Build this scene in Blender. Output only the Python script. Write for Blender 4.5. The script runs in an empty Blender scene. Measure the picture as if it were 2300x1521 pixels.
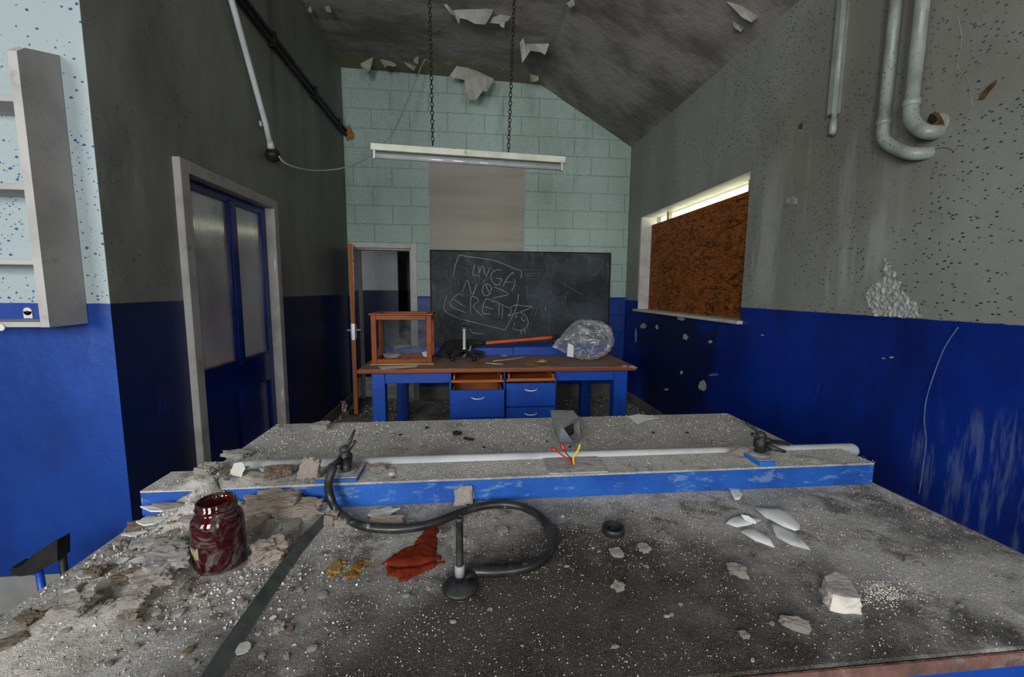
import bpy, bmesh, math, random
from mathutils import Vector, Matrix, noise
random.seed(7)
sc = bpy.context.scene
C = sc.collection
# ------------------------------------------------------------------ camera
IW, IH, F = 2300.0, 1521.0, 940.0
YAW, PIT, ROL = 0.103773836, 0.115171543, 0.00775633659
CAM = Vector((0, 0, 1.42))
_f = Vector((math.sin(YAW) * math.cos(PIT), math.cos(YAW) * math.cos(PIT), -math.sin(PIT)))
_r = Vector((math.cos(YAW), -math.sin(YAW), 0)); _u = _r.cross(_f)
R_ = _r * math.cos(ROL) + _u * math.sin(ROL)
U_ = _u * math.cos(ROL) - _r * math.sin(ROL)
cd = bpy.data.cameras.new('camera'); cam = bpy.data.objects.new('camera', cd); C.objects.link(cam)
cd.sensor_width = 36.0; cd.sensor_fit = 'HORIZONTAL'; cd.lens = F / IW * 36.0; cd.clip_start = 0.02; cd.clip_end = 100
m = Matrix((R_, U_, -_f)).transposed().to_4x4(); m.translation = CAM
cam.matrix_world = m; sc.camera = cam
# ------------------------------------------------------------------ world, light, exposure
sc.view_settings.view_transform = 'Standard'; sc.view_settings.look = 'None'
sc.view_settings.exposure = 0.80; sc.view_settings.gamma = 1.0; sc.view_settings.use_curve_mapping = False
cy = sc.cycles; cy.max_bounces = 6; cy.diffuse_bounces = 3; cy.glossy_bounces = 3; cy.transmission_bounces = 6; cy.transparent_max_bounces = 6
cy.use_adaptive_sampling = True; cy.adaptive_threshold = 0.03; cy.sample_clamp_indirect = 6.0
w = bpy.data.worlds.new('world'); sc.world = w; w.use_nodes = True
bg = w.node_tree.nodes['Background']; bg.inputs[0].default_value = (0.97, 1.0, 0.66, 1); bg.inputs[1].default_value = 1.5
REAR = -2.0
WINS = [(-3.5, -2.3), (-1.45, -0.60), (0.75, 1.45)]      # three windows in the wall behind the camera
WZ = (1.25, 2.65)
def area(name, loc, rot, sx, sy, power, col):
    l = bpy.data.lights.new(name, 'AREA'); l.shape = 'RECTANGLE'; l.size = sx; l.size_y = sy; l.energy = power; l.color = col
    o = bpy.data.objects.new(name, l); C.objects.link(o); o.location = loc; o.rotation_euler = rot
    return o
for (a, b), p in zip(WINS, (64, 72, 30)):
    area('window_daylight', ((a + b) / 2, REAR - 0.12, sum(WZ) / 2), (math.radians(90), 0, 0), b - a, WZ[1] - WZ[0], p, (0.95, 0.975, 1.0))
area('lobby_fill', (-2.2, 5.2, 1.75), (math.radians(-90), 0, 0), .9, 1.2, 10, (0.95, 0.97, 1.0))  # added lamp, no source seen there; brightens the fluted panes
area('corridor_fill', (-2.9, 6.15, 1.7), (0, math.radians(-90), 0), 1.2, .9, 9, (0.95, 0.97, 1.0))  # added lamp for an unseen, invented window; lifts the dark corridor
# ------------------------------------------------------------------ pixel helper (photo pixel -> point on a real plane of the room)
def ray(x, y):
    return R_ * ((x - IW / 2) / F) - U_ * ((y - IH / 2) / F) + _f
def at(x, y, **k):
    (a, v), = k.items(); i = 'XYZ'.index(a); d = ray(x, y)
    return CAM + d * ((v - CAM[i]) / d[i])
# ------------------------------------------------------------------ materials
MATS = {}
class NT:
    def __init__(s, name):
        s.m = bpy.data.materials.new(name); s.m.use_nodes = True
        s.t = s.m.node_tree; s.n = s.t.nodes; s.b = s.n['Principled BSDF']; s.out = s.n['Material Output']
        tc = s.n.new('ShaderNodeTexCoord'); s.co = tc.outputs['Object']
        MATS[name] = s.m
    def lk(s, a, b): s.t.links.new(a, b)
    def val(s, sock, v):
        if hasattr(v, 'is_linked'): s.lk(v, sock)
        elif isinstance(v, (tuple, list)): sock.default_value = (*v, 1) if len(v) == 3 and len(sock.default_value) == 4 else v
        else: sock.default_value = v
    def math(s, op, a, b=0.0, c=None, clamp=False):
        n = s.n.new('ShaderNodeMath'); n.operation = op; n.use_clamp = clamp
        s.val(n.inputs[0], a); s.val(n.inputs[1], b)
        if c is not None: s.val(n.inputs[2], c)
        return n.outputs[0]
    def mapv(s, scale=(1, 1, 1), loc=(0, 0, 0), rot=(0, 0, 0), co=None):
        n = s.n.new('ShaderNodeMapping'); s.lk(co or s.co, n.inputs[0])
        n.inputs[1].default_value = loc; n.inputs[2].default_value = rot; n.inputs[3].default_value = scale
        return n.outputs[0]
    def noise(s, sc_, det=4, rough=.55, st=(1, 1, 1), loc=(0, 0, 0), dist=0):
        n = s.n.new('ShaderNodeTexNoise'); n.inputs['Scale'].default_value = sc_; n.inputs['Detail'].default_value = min(det, 4)
        n.inputs['Roughness'].default_value = rough; n.inputs['Distortion'].default_value = dist
        s.lk(s.mapv(st, loc), n.inputs['Vector']); return n.outputs[0]
    def voro(s, sc_, st=(1, 1, 1), rnd=1, feat='F1', out='Distance', loc=(0, 0, 0)):
        n = s.n.new('ShaderNodeTexVoronoi'); n.feature = feat; n.inputs['Scale'].default_value = sc_; n.inputs['Randomness'].default_value = rnd
        s.lk(s.mapv(st, loc), n.inputs['Vector']); return n.outputs[out]
    def ramp(s, v, lo, hi, a=0., b=1.):
        n = s.n.new('ShaderNodeMapRange'); n.interpolation_type = 'SMOOTHSTEP'; s.val(n.inputs[0], v)
        n.inputs[1].default_value = lo; n.inputs[2].default_value = hi; n.inputs[3].default_value = a; n.inputs[4].default_value = b
        return n.outputs[0]
    def mix(s, f, a, b, mode='MIX'):
        n = s.n.new('ShaderNodeMix'); n.data_type = 'RGBA'; n.blend_type = mode
        s.val(n.inputs[0], f); s.val(n.inputs[6], a); s.val(n.inputs[7], b); return n.outputs[2]
    def spk(s, sc_, r, st=(1, 1, 1), dens=.5, dsc=1.3, loc=(0, 0, 0)):
        """irregular speckles: voronoi dots kept where a slow noise is high"""
        d = s.voro(sc_, st, 1, loc=loc); k = s.ramp(s.noise(dsc, 3, loc=(5, 2, 1)), dens, dens + .2)
        d = s.math('ADD', d, s.math('MULTIPLY', s.math('SUBTRACT', s.noise(sc_ * 2.7, 2), .5), .22))
        w_ = s.voro(sc_, st, 1, out='Color', loc=loc); w_ = s.sep(w_)[0]
        rr = s.math('MULTIPLY', s.math('MULTIPLY', k, s.math('MULTIPLY_ADD', w_, .7, .3)), r)
        return s.ramp(s.math('SUBTRACT', rr, d), -.01, .03)
    def sep(s, co=None):
        n = s.n.new('ShaderNodeSeparateXYZ'); s.lk(co or s.co, n.inputs[0]); return n.outputs
    def bump(s, h, strength=.3, dist=.01, prev=None):
        n = s.n.new('ShaderNodeBump'); n.inputs['Strength'].default_value = strength; n.inputs['Distance'].default_value = dist
        s.val(n.inputs['Height'], h)
        if prev is not None: s.lk(prev, n.inputs['Normal'])
        return n.outputs[0]
    def fin(s, col, rough=.8, spec=.3, nrm=None, metal=0):
        s.val(s.b.inputs['Base Color'], col); s.val(s.b.inputs['Roughness'], rough)
        s.b.inputs['Specular IOR Level'].default_value = spec; s.b.inputs['Metallic'].default_value = metal
        if nrm is not None: s.lk(nrm, s.b.inputs['Normal'])
        return s.m
def simple(name, col, col2=None, rough=.7, spec=.3, nsc=12, lo=.4, hi=.7, bump=0, bsc=60, metal=0, st=(1, 1, 1), dust=None, dlo=.5, dhi=.7, dsc=9):
    N = NT(name); c = col
    if col2: c = N.mix(N.ramp(N.noise(nsc, 5, st=st), lo, hi), col, col2)
    if dust: c = N.mix(N.ramp(N.noise(dsc, 6, .65, loc=(3, 7, 2)), dlo, dhi), c, dust)
    nb = N.bump(N.noise(bsc, 4, st=st), bump, .01) if bump else None
    return N.fin(c, rough, spec, nb, metal)
BLUE = (0.002, 0.048, 0.30)
BLUE_D = (0.0015, 0.024, 0.16)
def wall_mat(name, up, up2, zl, blotch=.5, dens=.45, bl=BLUE, bl2=BLUE_D, brough=.45, stain=None, speck=(0.03, 0.04, 0.07), spst=(1, 1, 1.3), ssc=26):
    N = NT(name); x, y, z = N.sep()
    c = N.mix(N.ramp(N.noise(1.1, 6, .6, st=(1, 1, .45)), .38, .68), up, up2)
    dirt = N.ramp(N.noise(3.2, 7, .65, st=(1, 1, .35), loc=(9, 1, 4)), .52, .78, 0, blotch)
    c = N.mix(dirt, c, (up[0] * .38, up[1] * .40, up[2] * .36))
    c = N.mix(N.spk(ssc * 1.25, .25, spst, dens, 1.1), c, speck)
    c = N.mix(N.spk(ssc * 2.4, .30, spst, dens - .02, 1.7, loc=(4, 4, 4)), c, speck)
    b = N.mix(N.ramp(N.noise(1.6, 5, .6, st=(1, 1, .5), loc=(2, 8, 3)), .35, .7), bl, bl2)
    b = N.mix(N.ramp(N.noise(7, 8, .7, st=(1, 1, .3), loc=(1, 3, 8)), .62, .8, 0, .5), b, (0.06, 0.10, 0.36))
    b = N.mix(N.ramp(N.voro(38, (1, 1, 1), loc=(6, 6, 6)), .07, .03, 0, .35), b, (0.25, 0.33, 0.45))
    if stain: c, b = stain(N, c, b, x, y, z)
    edge = N.math('ADD', z, N.math('MULTIPLY', N.noise(30, 2), .006))
    k = N.ramp(edge, zl + .001, zl + .006)
    col = N.mix(k, b, c)
    nb = N.bump(N.noise(45, 6, .7), .18, .006)
    nb = N.bump(N.noise(2.2, 5), .25, .05, nb)
    N.fin(col, N.ramp(k, 0, 1, brough, .62), .45, nb)
    return N.m
def st_left(N, c, b, x, y, z):
    s = N.ramp(N.noise(2.0, 5, .6, st=(1, 1.6, .12), loc=(0, 3, 0)), .55, .72, 0, .55)
    s = N.math('MULTIPLY', s, N.ramp(z, 1.4, 2.6))
    return N.mix(s, c, (0.05, 0.05, 0.042)), b
def blob(N, x, y, z, X, Y, Z, r):
    """soft distance mask around a point on the wall (a patch with its own outline)"""
    d = N.math('ADD', N.math('ADD', N.math('POWER', N.math('SUBTRACT', x, X), 2), N.math('POWER', N.math('SUBTRACT', y, Y), 2)), N.math('POWER', N.math('SUBTRACT', z, Z), 2))
    d = N.math('ADD', N.math('SQRT', d), N.math('MULTIPLY', N.math('SUBTRACT', N.noise(4, 6, .7), .5), .9 * r))
    return N.ramp(d, r, r * .55)
def st_right(N, c, b, x, y, z):
    wash = N.math('MULTIPLY', N.ramp(N.noise(3.0, 5, .6, st=(1, 1.5, .16), loc=(0, 5, 1)), .5, .62), blob(N, x, y, z, 2.08, 2.45, 1.85, .75))
    c = N.mix(N.math('MULTIPLY', wash, .55), c, (0.46, 0.47, 0.44))
    damp = blob(N, x, y, z, 2.08, 2.2, 2.45, .9)
    c = N.mix(N.math('MULTIPLY', damp, .35), c, (0.14, 0.13, 0.09))
    sc_ = N.ramp(N.noise(9, 6, .7, st=(1, 2.2, .25)), .47, .62)
    scr = N.math('MULTIPLY', sc_, blob(N, x, y, z, 2.08, 1.42, .66, .34))
    b = N.mix(N.math('MULTIPLY', scr, .32), b, (0.22, 0.30, 0.48))
    dark_patch = blob(N, x, y, z, 2.08, 4.1, .75, .95)  # near-black patch low on the far blue paint
    b = N.mix(N.math('MULTIPLY', dark_patch, .85), b, (0.004, 0.006, 0.02))
    return c, b
def st_sheen_return(N, c, b, x, y, z):
    f = N.math('MULTIPLY', N.ramp(N.noise(2.6, 6, .65, st=(1, 1, .4)), .4, .6), N.ramp(x, -1.95, -2.15))
    f = N.math('MULTIPLY', f, N.ramp(z, .5, .75))
    b = N.mix(N.math('MULTIPLY', f, .5), b, (0.16, 0.17, 0.46))  # paler violet band paints a window's reflection into the blue
    b = N.mix(N.ramp(N.noise(1.3, 5, .6, loc=(5, 0, 2)), .45, .65, 0, .7), b, (0.002, 0.022, 0.16))
    return c, b
ZL, ZR = 1.352, 1.302
wall_mat('paint_left', (0.22, 0.225, 0.20), (0.14, 0.144, 0.127), ZL, .6, .46, stain=st_left, bl=(0.0015, 0.013, 0.09), bl2=(0.0008, 0.004, 0.03))
wall_mat('paint_return', (0.33, 0.385, 0.395), (0.29, 0.345, 0.355), ZL, .15, .38, stain=st_sheen_return, speck=(0.02, 0.06, 0.20))
wall_mat('paint_right', (0.31, 0.315, 0.285), (0.235, 0.24, 0.21), ZR, .35, .33, stain=st_right, bl=(0.001, 0.027, 0.29), bl2=(0.0008, 0.012, 0.13), spst=(1, .8, 1.4), ssc=22)
wall_mat('paint_back', (0.46, 0.585, 0.54), (0.37, 0.48, 0.43), 1.335, .4, .30, speck=(0.09, 0.13, 0.115), ssc=38)
wall_mat('paint_joint', (0.34, 0.44, 0.40), (0.24, 0.32, 0.285), 1.335, .6, .30)
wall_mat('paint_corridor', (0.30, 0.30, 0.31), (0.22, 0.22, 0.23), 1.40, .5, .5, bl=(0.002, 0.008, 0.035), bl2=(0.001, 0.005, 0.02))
wall_mat('paint_rear', (0.26, 0.27, 0.25), (0.20, 0.21, 0.19), 1.34, .3, .5)
# ceiling: grey distemper with bare olive patches along the back edge
N = NT('ceiling_paint'); x, y, z = N.sep()
c = N.mix(N.ramp(N.noise(1.6, 7, .65, st=(.7, 1.3, 1)), .36, .66), (0.33, 0.315, 0.295), (0.155, 0.147, 0.135))
c = N.mix(N.ramp(N.noise(5, 7, .7, loc=(2, 2, 2)), .55, .75, 0, .5), c, (0.07, 0.068, 0.06))
e = N.math('ADD', y, N.math('MULTIPLY', N.math('SUBTRACT', N.noise(5.5, 5, .6, loc=(1, 0, 0)), .5), 1.1))
c = N.mix(N.math('MULTIPLY', N.ramp(e, 5.08, 5.12), N.ramp(x, 1.0, .8)), c, (0.20, 0.19, 0.125))
N.fin(c, .9, .15, N.bump(N.noise(9, 7, .65), .5, .03))
simple('peel_paint', (0.50, 0.50, 0.44), (0.38, 0.38, 0.33), .85, .2, 9, bump=.2)
simple('peel_white', (0.62, 0.62, 0.62), (0.48, 0.48, 0.48), .75, .25, 9)
simple('plaster_pink', (0.62, 0.51, 0.44), (0.44, 0.35, 0.29), .95, .1, 22, bump=.9, bsc=30, dust=(0.46, 0.44, 0.42))
simple('plaster_pale', (0.66, 0.60, 0.54), (0.48, 0.43, 0.385), .95, .1, 22, bump=.9, bsc=30)
simple('plaster_grey', (0.40, 0.385, 0.37), (0.26, 0.25, 0.24), .95, .1, 18, bump=.5, bsc=60)
simple('board_brown', (0.17, 0.125, 0.085), (0.09, 0.065, 0.05), .9, .15, 20, bump=.4, dust=(0.30, 0.28, 0.26))
simple('board_red', (0.20, 0.10, 0.085), (0.12, 0.07, 0.06), .9, .15, 20, bump=.6, dust=(0.30, 0.27, 0.26))
simple('charred', (0.02, 0.02, 0.02), (0.04, 0.035, 0.03), .8, .2, 20)
# bench top: worn wood under pale dust
N = NT('bench_dust'); x, y, z = N.sep()
c = N.mix(N.ramp(N.noise(2.6, 7, .65, st=(.7, 1.2, 1)), .30, .62), (0.075, 0.075, 0.077), (0.42, 0.41, 0.395))
c = N.mix(N.ramp(N.noise(11, 8, .75, loc=(3, 1, 0)), .44, .62, 0, .75), c, (0.50, 0.485, 0.465))
c = N.mix(N.ramp(N.noise(6, 7, .7, loc=(8, 8, 0)), .52, .66, 0, .8), c, (0.055, 0.052, 0.05))
stain_shade = N.math('MULTIPLY', N.ramp(N.math('ADD', N.math('SQRT', N.math('ADD', N.math('POWER', N.math('MULTIPLY', N.math('SUBTRACT', x, .20), .7), 2), N.math('POWER', N.math('SUBTRACT', y, .60), 2))), N.math('MULTIPLY', N.math('SUBTRACT', N.noise(3.5, 6, .65), .5), .60)), .60, .20), .92)
c = N.mix(stain_shade, c, (0.032, 0.024, 0.017))  # brown staining, spread and deepened to paint in a cast shadow near the camera
rear_ = N.math('MULTIPLY', N.ramp(y, 1.12, 1.25), N.ramp(N.noise(4, 7, .7, loc=(1, 9, 0)), .30, .55, .25, .85))
c = N.mix(rear_, c, (0.55, 0.53, 0.505))
c = N.mix(N.ramp(N.voro(150), .16, .06, 0, .8), c, (0.52, 0.49, 0.46))
c = N.mix(N.ramp(N.voro(420, loc=(3, 3, 3)), .30, .12, 0, .6), c, (0.50, 0.49, 0.47))
c = N.mix(N.ramp(N.noise(230, 3, .7), .50, .64, 0, .55), c, (0.035, 0.034, 0.033))
N.fin(c, .92, .15, N.bump(N.noise(170, 5, .8), .6, .006, N.bump(N.noise(14, 6, .7), .35, .012)))
N = NT('dust_heap')
c = N.mix(N.ramp(N.noise(9, 7, .7), .35, .65), (0.34, 0.32, 0.30), (0.54, 0.50, 0.46))
c = N.mix(N.ramp(N.noise(40, 5, .7), .5, .7, 0, .7), c, (0.16, 0.15, 0.145))
c = N.mix(N.ramp(N.voro(190), .2, .08, 0, .7), c, (0.55, 0.52, 0.48))
N.fin(c, .95, .1, N.bump(N.noise(120, 6, .8), .8, .01))
N = NT('floor_mat')
c = N.mix(N.ramp(N.noise(3, 7, .65), .35, .65), (0.20, 0.195, 0.185), (0.34, 0.33, 0.32))
c = N.mix(N.ramp(N.noise(9, 8, .75, loc=(4, 4, 0), st=(1, 2, 1)), .56, .68, 0, .8), c, (0.06, 0.055, 0.05))
c = N.mix(N.ramp(N.voro(60), .2, .08, 0, .7), c, (0.5, 0.48, 0.45))
N.fin(c, .92, .15, N.bump(N.noise(60, 6, .75), .6, .012))
# painted joinery
def painted(name, a, b_, chip=(0.28, 0.32, 0.30), amt=.35, rough=.38, lo=.63):
    N = NT(name)
    c = N.mix(N.ramp(N.noise(5, 6, .65, st=(1, 1, 1)), .35, .7), a, b_)
    c = N.mix(N.ramp(N.noise(28, 6, .75, st=(.4, 1, 1), loc=(2, 2, 2)), lo, lo + .11, 0, amt), c, chip)
    c = N.mix(N.ramp(N.voro(70, loc=(1, 5, 2)), .10, .04, 0, .5), c, (0.45, 0.46, 0.46))
    N.fin(c, rough, .45, N.bump(N.noise(30, 5, st=(.3, 1, 1)), .12, .01))
painted('blue_paint', (0.004, 0.072, 0.44), (0.003, 0.046, 0.33))
painted('blue_ledge', (0.012, 0.095, 0.40), (0.006, 0.052, 0.28), (0.16, 0.26, 0.38), .6, .5, .54)
painted('blue_door', (0.002, 0.018, 0.16), (0.001, 0.009, 0.085), amt=.1, rough=.18)
simple('blue_plate', (0.01, 0.14, 0.55), (0.008, 0.09, 0.42), .5, .4, 12)
simple('white_paint', (0.62, 0.60, 0.58), (0.50, 0.48, 0.46), .5, .4, 7, dust=(0.32, 0.31, 0.30), dlo=.58, dhi=.8)
simple('frame_paint', (0.35, 0.335, 0.32), (0.27, 0.255, 0.245), .6, .35, 7, dust=(0.22, 0.21, 0.20), dlo=.58, dhi=.8)
simple('shelf_paint', (0.40, 0.38, 0.365), (0.32, 0.305, 0.295), .6, .35, 5, bump=.1, dust=(0.22, 0.21, 0.20), dlo=.58, dhi=.8)
simple('cream_metal', (0.62, 0.62, 0.52), (0.50, 0.50, 0.42), .45, .4, 8, dust=(0.28, 0.26, 0.19), dlo=.6, dhi=.75, dsc=20)
simple('tube_glass', (0.42, 0.42, 0.43), (0.34, 0.34, 0.35), .08, .8, 6)
N = NT('pipe_paint')
c = N.mix(N.ramp(N.noise(7, 6, .65), .35, .7), (0.33, 0.36, 0.33), (0.23, 0.25, 0.22))
c = N.mix(N.spk(70, .24, (1, 1, 1), .36, 2), c, (0.04, 0.05, 0.06))
c = N.mix(N.ramp(N.noise(18, 6, .7, loc=(2, 5, 1)), .62, .74, 0, .7), c, (0.12, 0.105, 0.08))
N.fin(c, .34, .5, N.bump(N.noise(30, 4), .15, .01))
simple('conduit_white', (0.62, 0.63, 0.64), (0.52, 0.53, 0.54), .4, .4, 6)
simple('black_iron', (0.008, 0.008, 0.008), (0.02, 0.019, 0.018), .55, .35, 14)
simple('black_brass', (0.018, 0.018, 0.018), (0.05, 0.05, 0.05), .5, .45, 30, bump=.3, metal=.2)
simple('rubber', (0.010, 0.010, 0.010), (0.028, 0.028, 0.028), .38, .5, 20, dust=(0.22, 0.22, 0.22), dlo=.60, dhi=.72, dsc=26)
simple('rubber_dark', (0.012, 0.012, 0.012), (0.03, 0.03, 0.03), .5, .4, 30)
simple('strip_plastic', (0.085, 0.097, 0.09), (0.05, 0.058, 0.054), .6, .3, 20, dust=(0.15, 0.15, 0.145), dlo=.55, dhi=.75)
simple('grey_metal', (0.25, 0.25, 0.255), (0.17, 0.17, 0.175), .55, .4, 16, dust=(0.32, 0.32, 0.31), dlo=.5, dhi=.72, bump=.1)
simple('steel_blue', (0.20, 0.23, 0.28), (0.15, 0.17, 0.21), .35, .5, 16, metal=.3)
simple('box_inside', (0.035, 0.028, 0.026), (0.02, 0.018, 0.018), .6, .3, 14)
simple('grey_pipe', (0.50, 0.51, 0.52), (0.38, 0.39, 0.40), .5, .4, 6, dust=(0.40, 0.39, 0.37), dlo=.5, dhi=.75)
simple('chrome', (0.86, 0.86, 0.88), (0.72, 0.72, 0.73), .30, .7, 20, metal=.25)
simple('wood_door', (0.46, 0.14, 0.025), (0.33, 0.09, 0.016), .6, .2, 8, st=(1, 1, .15), dust=(0.16, 0.13, 0.11), dlo=.66, dhi=.78)
simple('wood_case', (0.30, 0.066, 0.009), (0.16, 0.032, 0.005), .42, .22, 10, st=(.3, 1, 1), dust=(0.26, 0.19, 0.15), dlo=.68, dhi=.82, dsc=18)
simple('wood_drawer', (0.44, 0.13, 0.035), (0.33, 0.09, 0.025), .6, .3, 9, st=(.3, 1, 1), dust=(0.20, 0.15, 0.12), dlo=.62, dhi=.8)
simple('wood_bare', (0.42, 0.26, 0.12), (0.24, 0.12, 0.05), .8, .2, 14, st=(.3, 1, 1))
simple('wood_splint', (0.55, 0.48, 0.38), (0.40, 0.30, 0.20), .8, .2, 14, st=(.2, 1, 1))
N = NT('desk_top'); x, y, z = N.sep()
c = N.mix(N.ramp(N.noise(6, 6, .6, st=(.25, 1, 1)), .35, .7), (0.34, 0.085, 0.020), (0.23, 0.055, 0.014))
d = N.math('MULTIPLY', N.ramp(N.noise(5, 7, .7, loc=(2, 4, 1)), .30, .52), N.ramp(z, .778, .782))
c = N.mix(N.math('MULTIPLY', d, .7), c, (0.27, 0.23, 0.20))
c = N.mix(N.ramp(N.noise(34, 5, .7), .64, .74, 0, .8), c, (0.05, 0.035, 0.03))
N.fin(c, .6, .3, N.bump(N.noise(60, 5, st=(.3, 1, 1)), .2, .006))
N = NT('blackboard_mat')
c = N.mix(N.ramp(N.noise(1.7, 7, .7, st=(1, 1, 1.3)), .36, .68), (0.016, 0.020, 0.022), (0.056, 0.074, 0.090))
c = N.mix(N.ramp(N.noise(3.5, 8, .75, st=(1.4, 1, .6), loc=(3, 0, 3)), .52, .76, 0, .6), c, (0.14, 0.165, 0.18))
c = N.mix(N.ramp(N.noise(60, 5, .8, st=(.25, 1, 1), loc=(1, 0, 1)), .58, .8, 0, .25), c, (0.20, 0.21, 0.22))
N.fin(c, .62, .4)
simple('chalk', (0.42, 0.44, 0.45), (0.24, 0.25, 0.26), .95, .1, 60)
simple('chalk_faint', (0.15, 0.165, 0.17), (0.085, 0.095, 0.10), .95, .1, 60)
simple('paper_beige', (0.45, 0.415, 0.36), (0.36, 0.33, 0.285), .9, .15, 2.4, st=(.2, 1, 1.6), bump=.08)
simple('paper_white', (0.78, 0.79, 0.82), (0.66, 0.67, 0.70), .8, .2, 5)
# orientated strand board
N = NT('strand_board')
c = N.mix(N.voro(26, (1, .9, 2.6), out='Color'), (0.30, 0.10, 0.018), (0.52, 0.20, 0.04))
a = N.noise(6.5, 6, .7, st=(1, 1.0, 3.2), dist=1.4)
c = N.mix(N.ramp(a, .42, .62), (0.34, 0.105, 0.016), (0.19, 0.050, 0.008))
c = N.mix(N.ramp(N.noise(8, 6, .78, st=(1, 1.0, 3.0), loc=(3, 3, 1), dist=1.8), .51, .58, 0, .92), c, (0.030, 0.011, 0.004))
c = N.mix(N.ramp(N.noise(12, 5, .75, st=(1, 1.0, 2.8), loc=(7, 1, 1), dist=1.6), .58, .66, 0, .7), c, (0.50, 0.20, 0.045))
N.fin(c, .7, .25, N.bump(a, .35, .02))
# glass and plastic
N = NT('fluted_glass')
N.b.inputs['Transmission Weight'].default_value = .60; N.b.inputs['IOR'].default_value = 1.5
N.fin(N.mix(N.ramp(N.noise(2.2, 4, st=(1, 1, .6)), .35, .7), (0.62, 0.65, 0.66), (0.34, 0.36, 0.38)), .10, .9)
N = NT('case_glass')
tr = N.n.new('ShaderNodeBsdfTransparent'); mx = N.n.new('ShaderNodeMixShader')
N.fin((0.20, 0.21, 0.22), .15, .5)
N.val(mx.inputs[0], N.ramp(N.noise(7, 6, .7), .3, .75, .06, .34)); N.lk(tr.outputs[0], mx.inputs[1]); N.lk(N.b.outputs[0], mx.inputs[2]); N.lk(mx.outputs[0], N.out.inputs[0])
N = NT('bag_plastic')
tr = N.n.new('ShaderNodeBsdfTransparent'); mx = N.n.new('ShaderNodeMixShader')
N.fin((0.72, 0.73, 0.76), .13, .9, N.bump(N.noise(4.5, 4, .5, dist=1.5), .8, .08)); 
lw = N.n.new('ShaderNodeLayerWeight'); lw.inputs[0].default_value = .35
ridge = N.math('ABSOLUTE', N.math('SUBTRACT', N.noise(5, 3, .5, st=(1, 1, 1.3), dist=1.0), .5))
fac = N.math('ADD', N.math('ADD', N.ramp(lw.outputs['Facing'], .1, 1, .10, .62), N.ramp(ridge, .022, .004, 0, .55)), N.ramp(N.noise(6, 5, .6, loc=(3, 1, 1)), .48, .70, 0, .35), clamp=True)
N.val(mx.inputs[0], fac); N.lk(tr.outputs[0], mx.inputs[1]); N.lk(N.b.outputs[0], mx.inputs[2]); N.lk(mx.outputs[0], N.out.inputs[0])
N = NT('jar_glass')
N.b.inputs['Transmission Weight'].default_value = .8; N.b.inputs['IOR'].default_value = 1.4
N.fin((0.13, 0.006, 0.003), .05, .9)
dn = N.n.new('ShaderNodeBsdfDiffuse'); N.val(dn.inputs[0], (0.14, 0.12, 0.125)); mx = N.n.new('ShaderNodeMixShader')
N.val(mx.inputs[0], N.ramp(N.noise(19, 6, .7, dist=1.2), .47, .64, .02, .7)); N.lk(N.b.outputs[0], mx.inputs[1]); N.lk(dn.outputs[0], mx.inputs[2]); N.lk(mx.outputs[0], N.out.inputs[0])
simple('jar_residue', (0.10, 0.012, 0.008), (0.03, 0.006, 0.005), .6, .3, 30)
simple('jar_label', (0.52, 0.42, 0.26), (0.05, 0.045, 0.04), .8, .2, 26, .52, .6)
simple('powder_red', (0.16, 0.022, 0.011), (0.11, 0.016, 0.009), 1, .05, 40, bump=.15, bsc=220)
simple('powder_ochre', (0.24, 0.105, 0.02), (0.15, 0.075, 0.03), 1, .05, 40, bump=.4, bsc=220)
simple('powder_yellow', (0.30, 0.19, 0.04), (0.19, 0.14, 0.08), 1, .05, 60, bump=.4, bsc=220)
simple('wire_red', (0.42, 0.012, 0.02), rough=.35, spec=.5)
simple('wire_yellow', (0.70, 0.45, 0.01), rough=.35, spec=.5)
simple('orange_plastic', (0.80, 0.105, 0.01), (0.62, 0.075, 0.01), .4, .4, 10)
simple('black_plastic', (0.012, 0.012, 0.013), (0.022, 0.022, 0.023), .42, .45, 12, dust=(0.05, 0.05, 0.05), dlo=.55, dhi=.75)
simple('rag_pink', (0.45, 0.18, 0.22), (0.62, 0.55, 0.53), .95, .1, 30, .48, .54)
simple('skirting', (0.20, 0.195, 0.18), (0.13, 0.125, 0.115), .8, .25, 5, bump=.15)
simple('skirting_pale', (0.22, 0.22, 0.21), (0.17, 0.17, 0.165), .85, .2, 5, bump=.15)
simple('plaster_patch', (0.42, 0.20, 0.075), (0.28, 0.14, 0.06), .95, .1, 18, bump=.5)
simple('bare_plaster', (0.44, 0.41, 0.35), (0.30, 0.28, 0.23), .95, .1, 30, bump=.4)
simple('bare_brown', (0.16, 0.085, 0.035), (0.07, 0.05, 0.03), .95, .1, 30, bump=.4)
simple('pale_run', (0.10, 0.17, 0.38), (0.05, 0.10, 0.30), .7, .3, 20)
simple('blister', (0.42, 0.43, 0.40), (0.34, 0.345, 0.32), .45, .45, 16)
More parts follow.
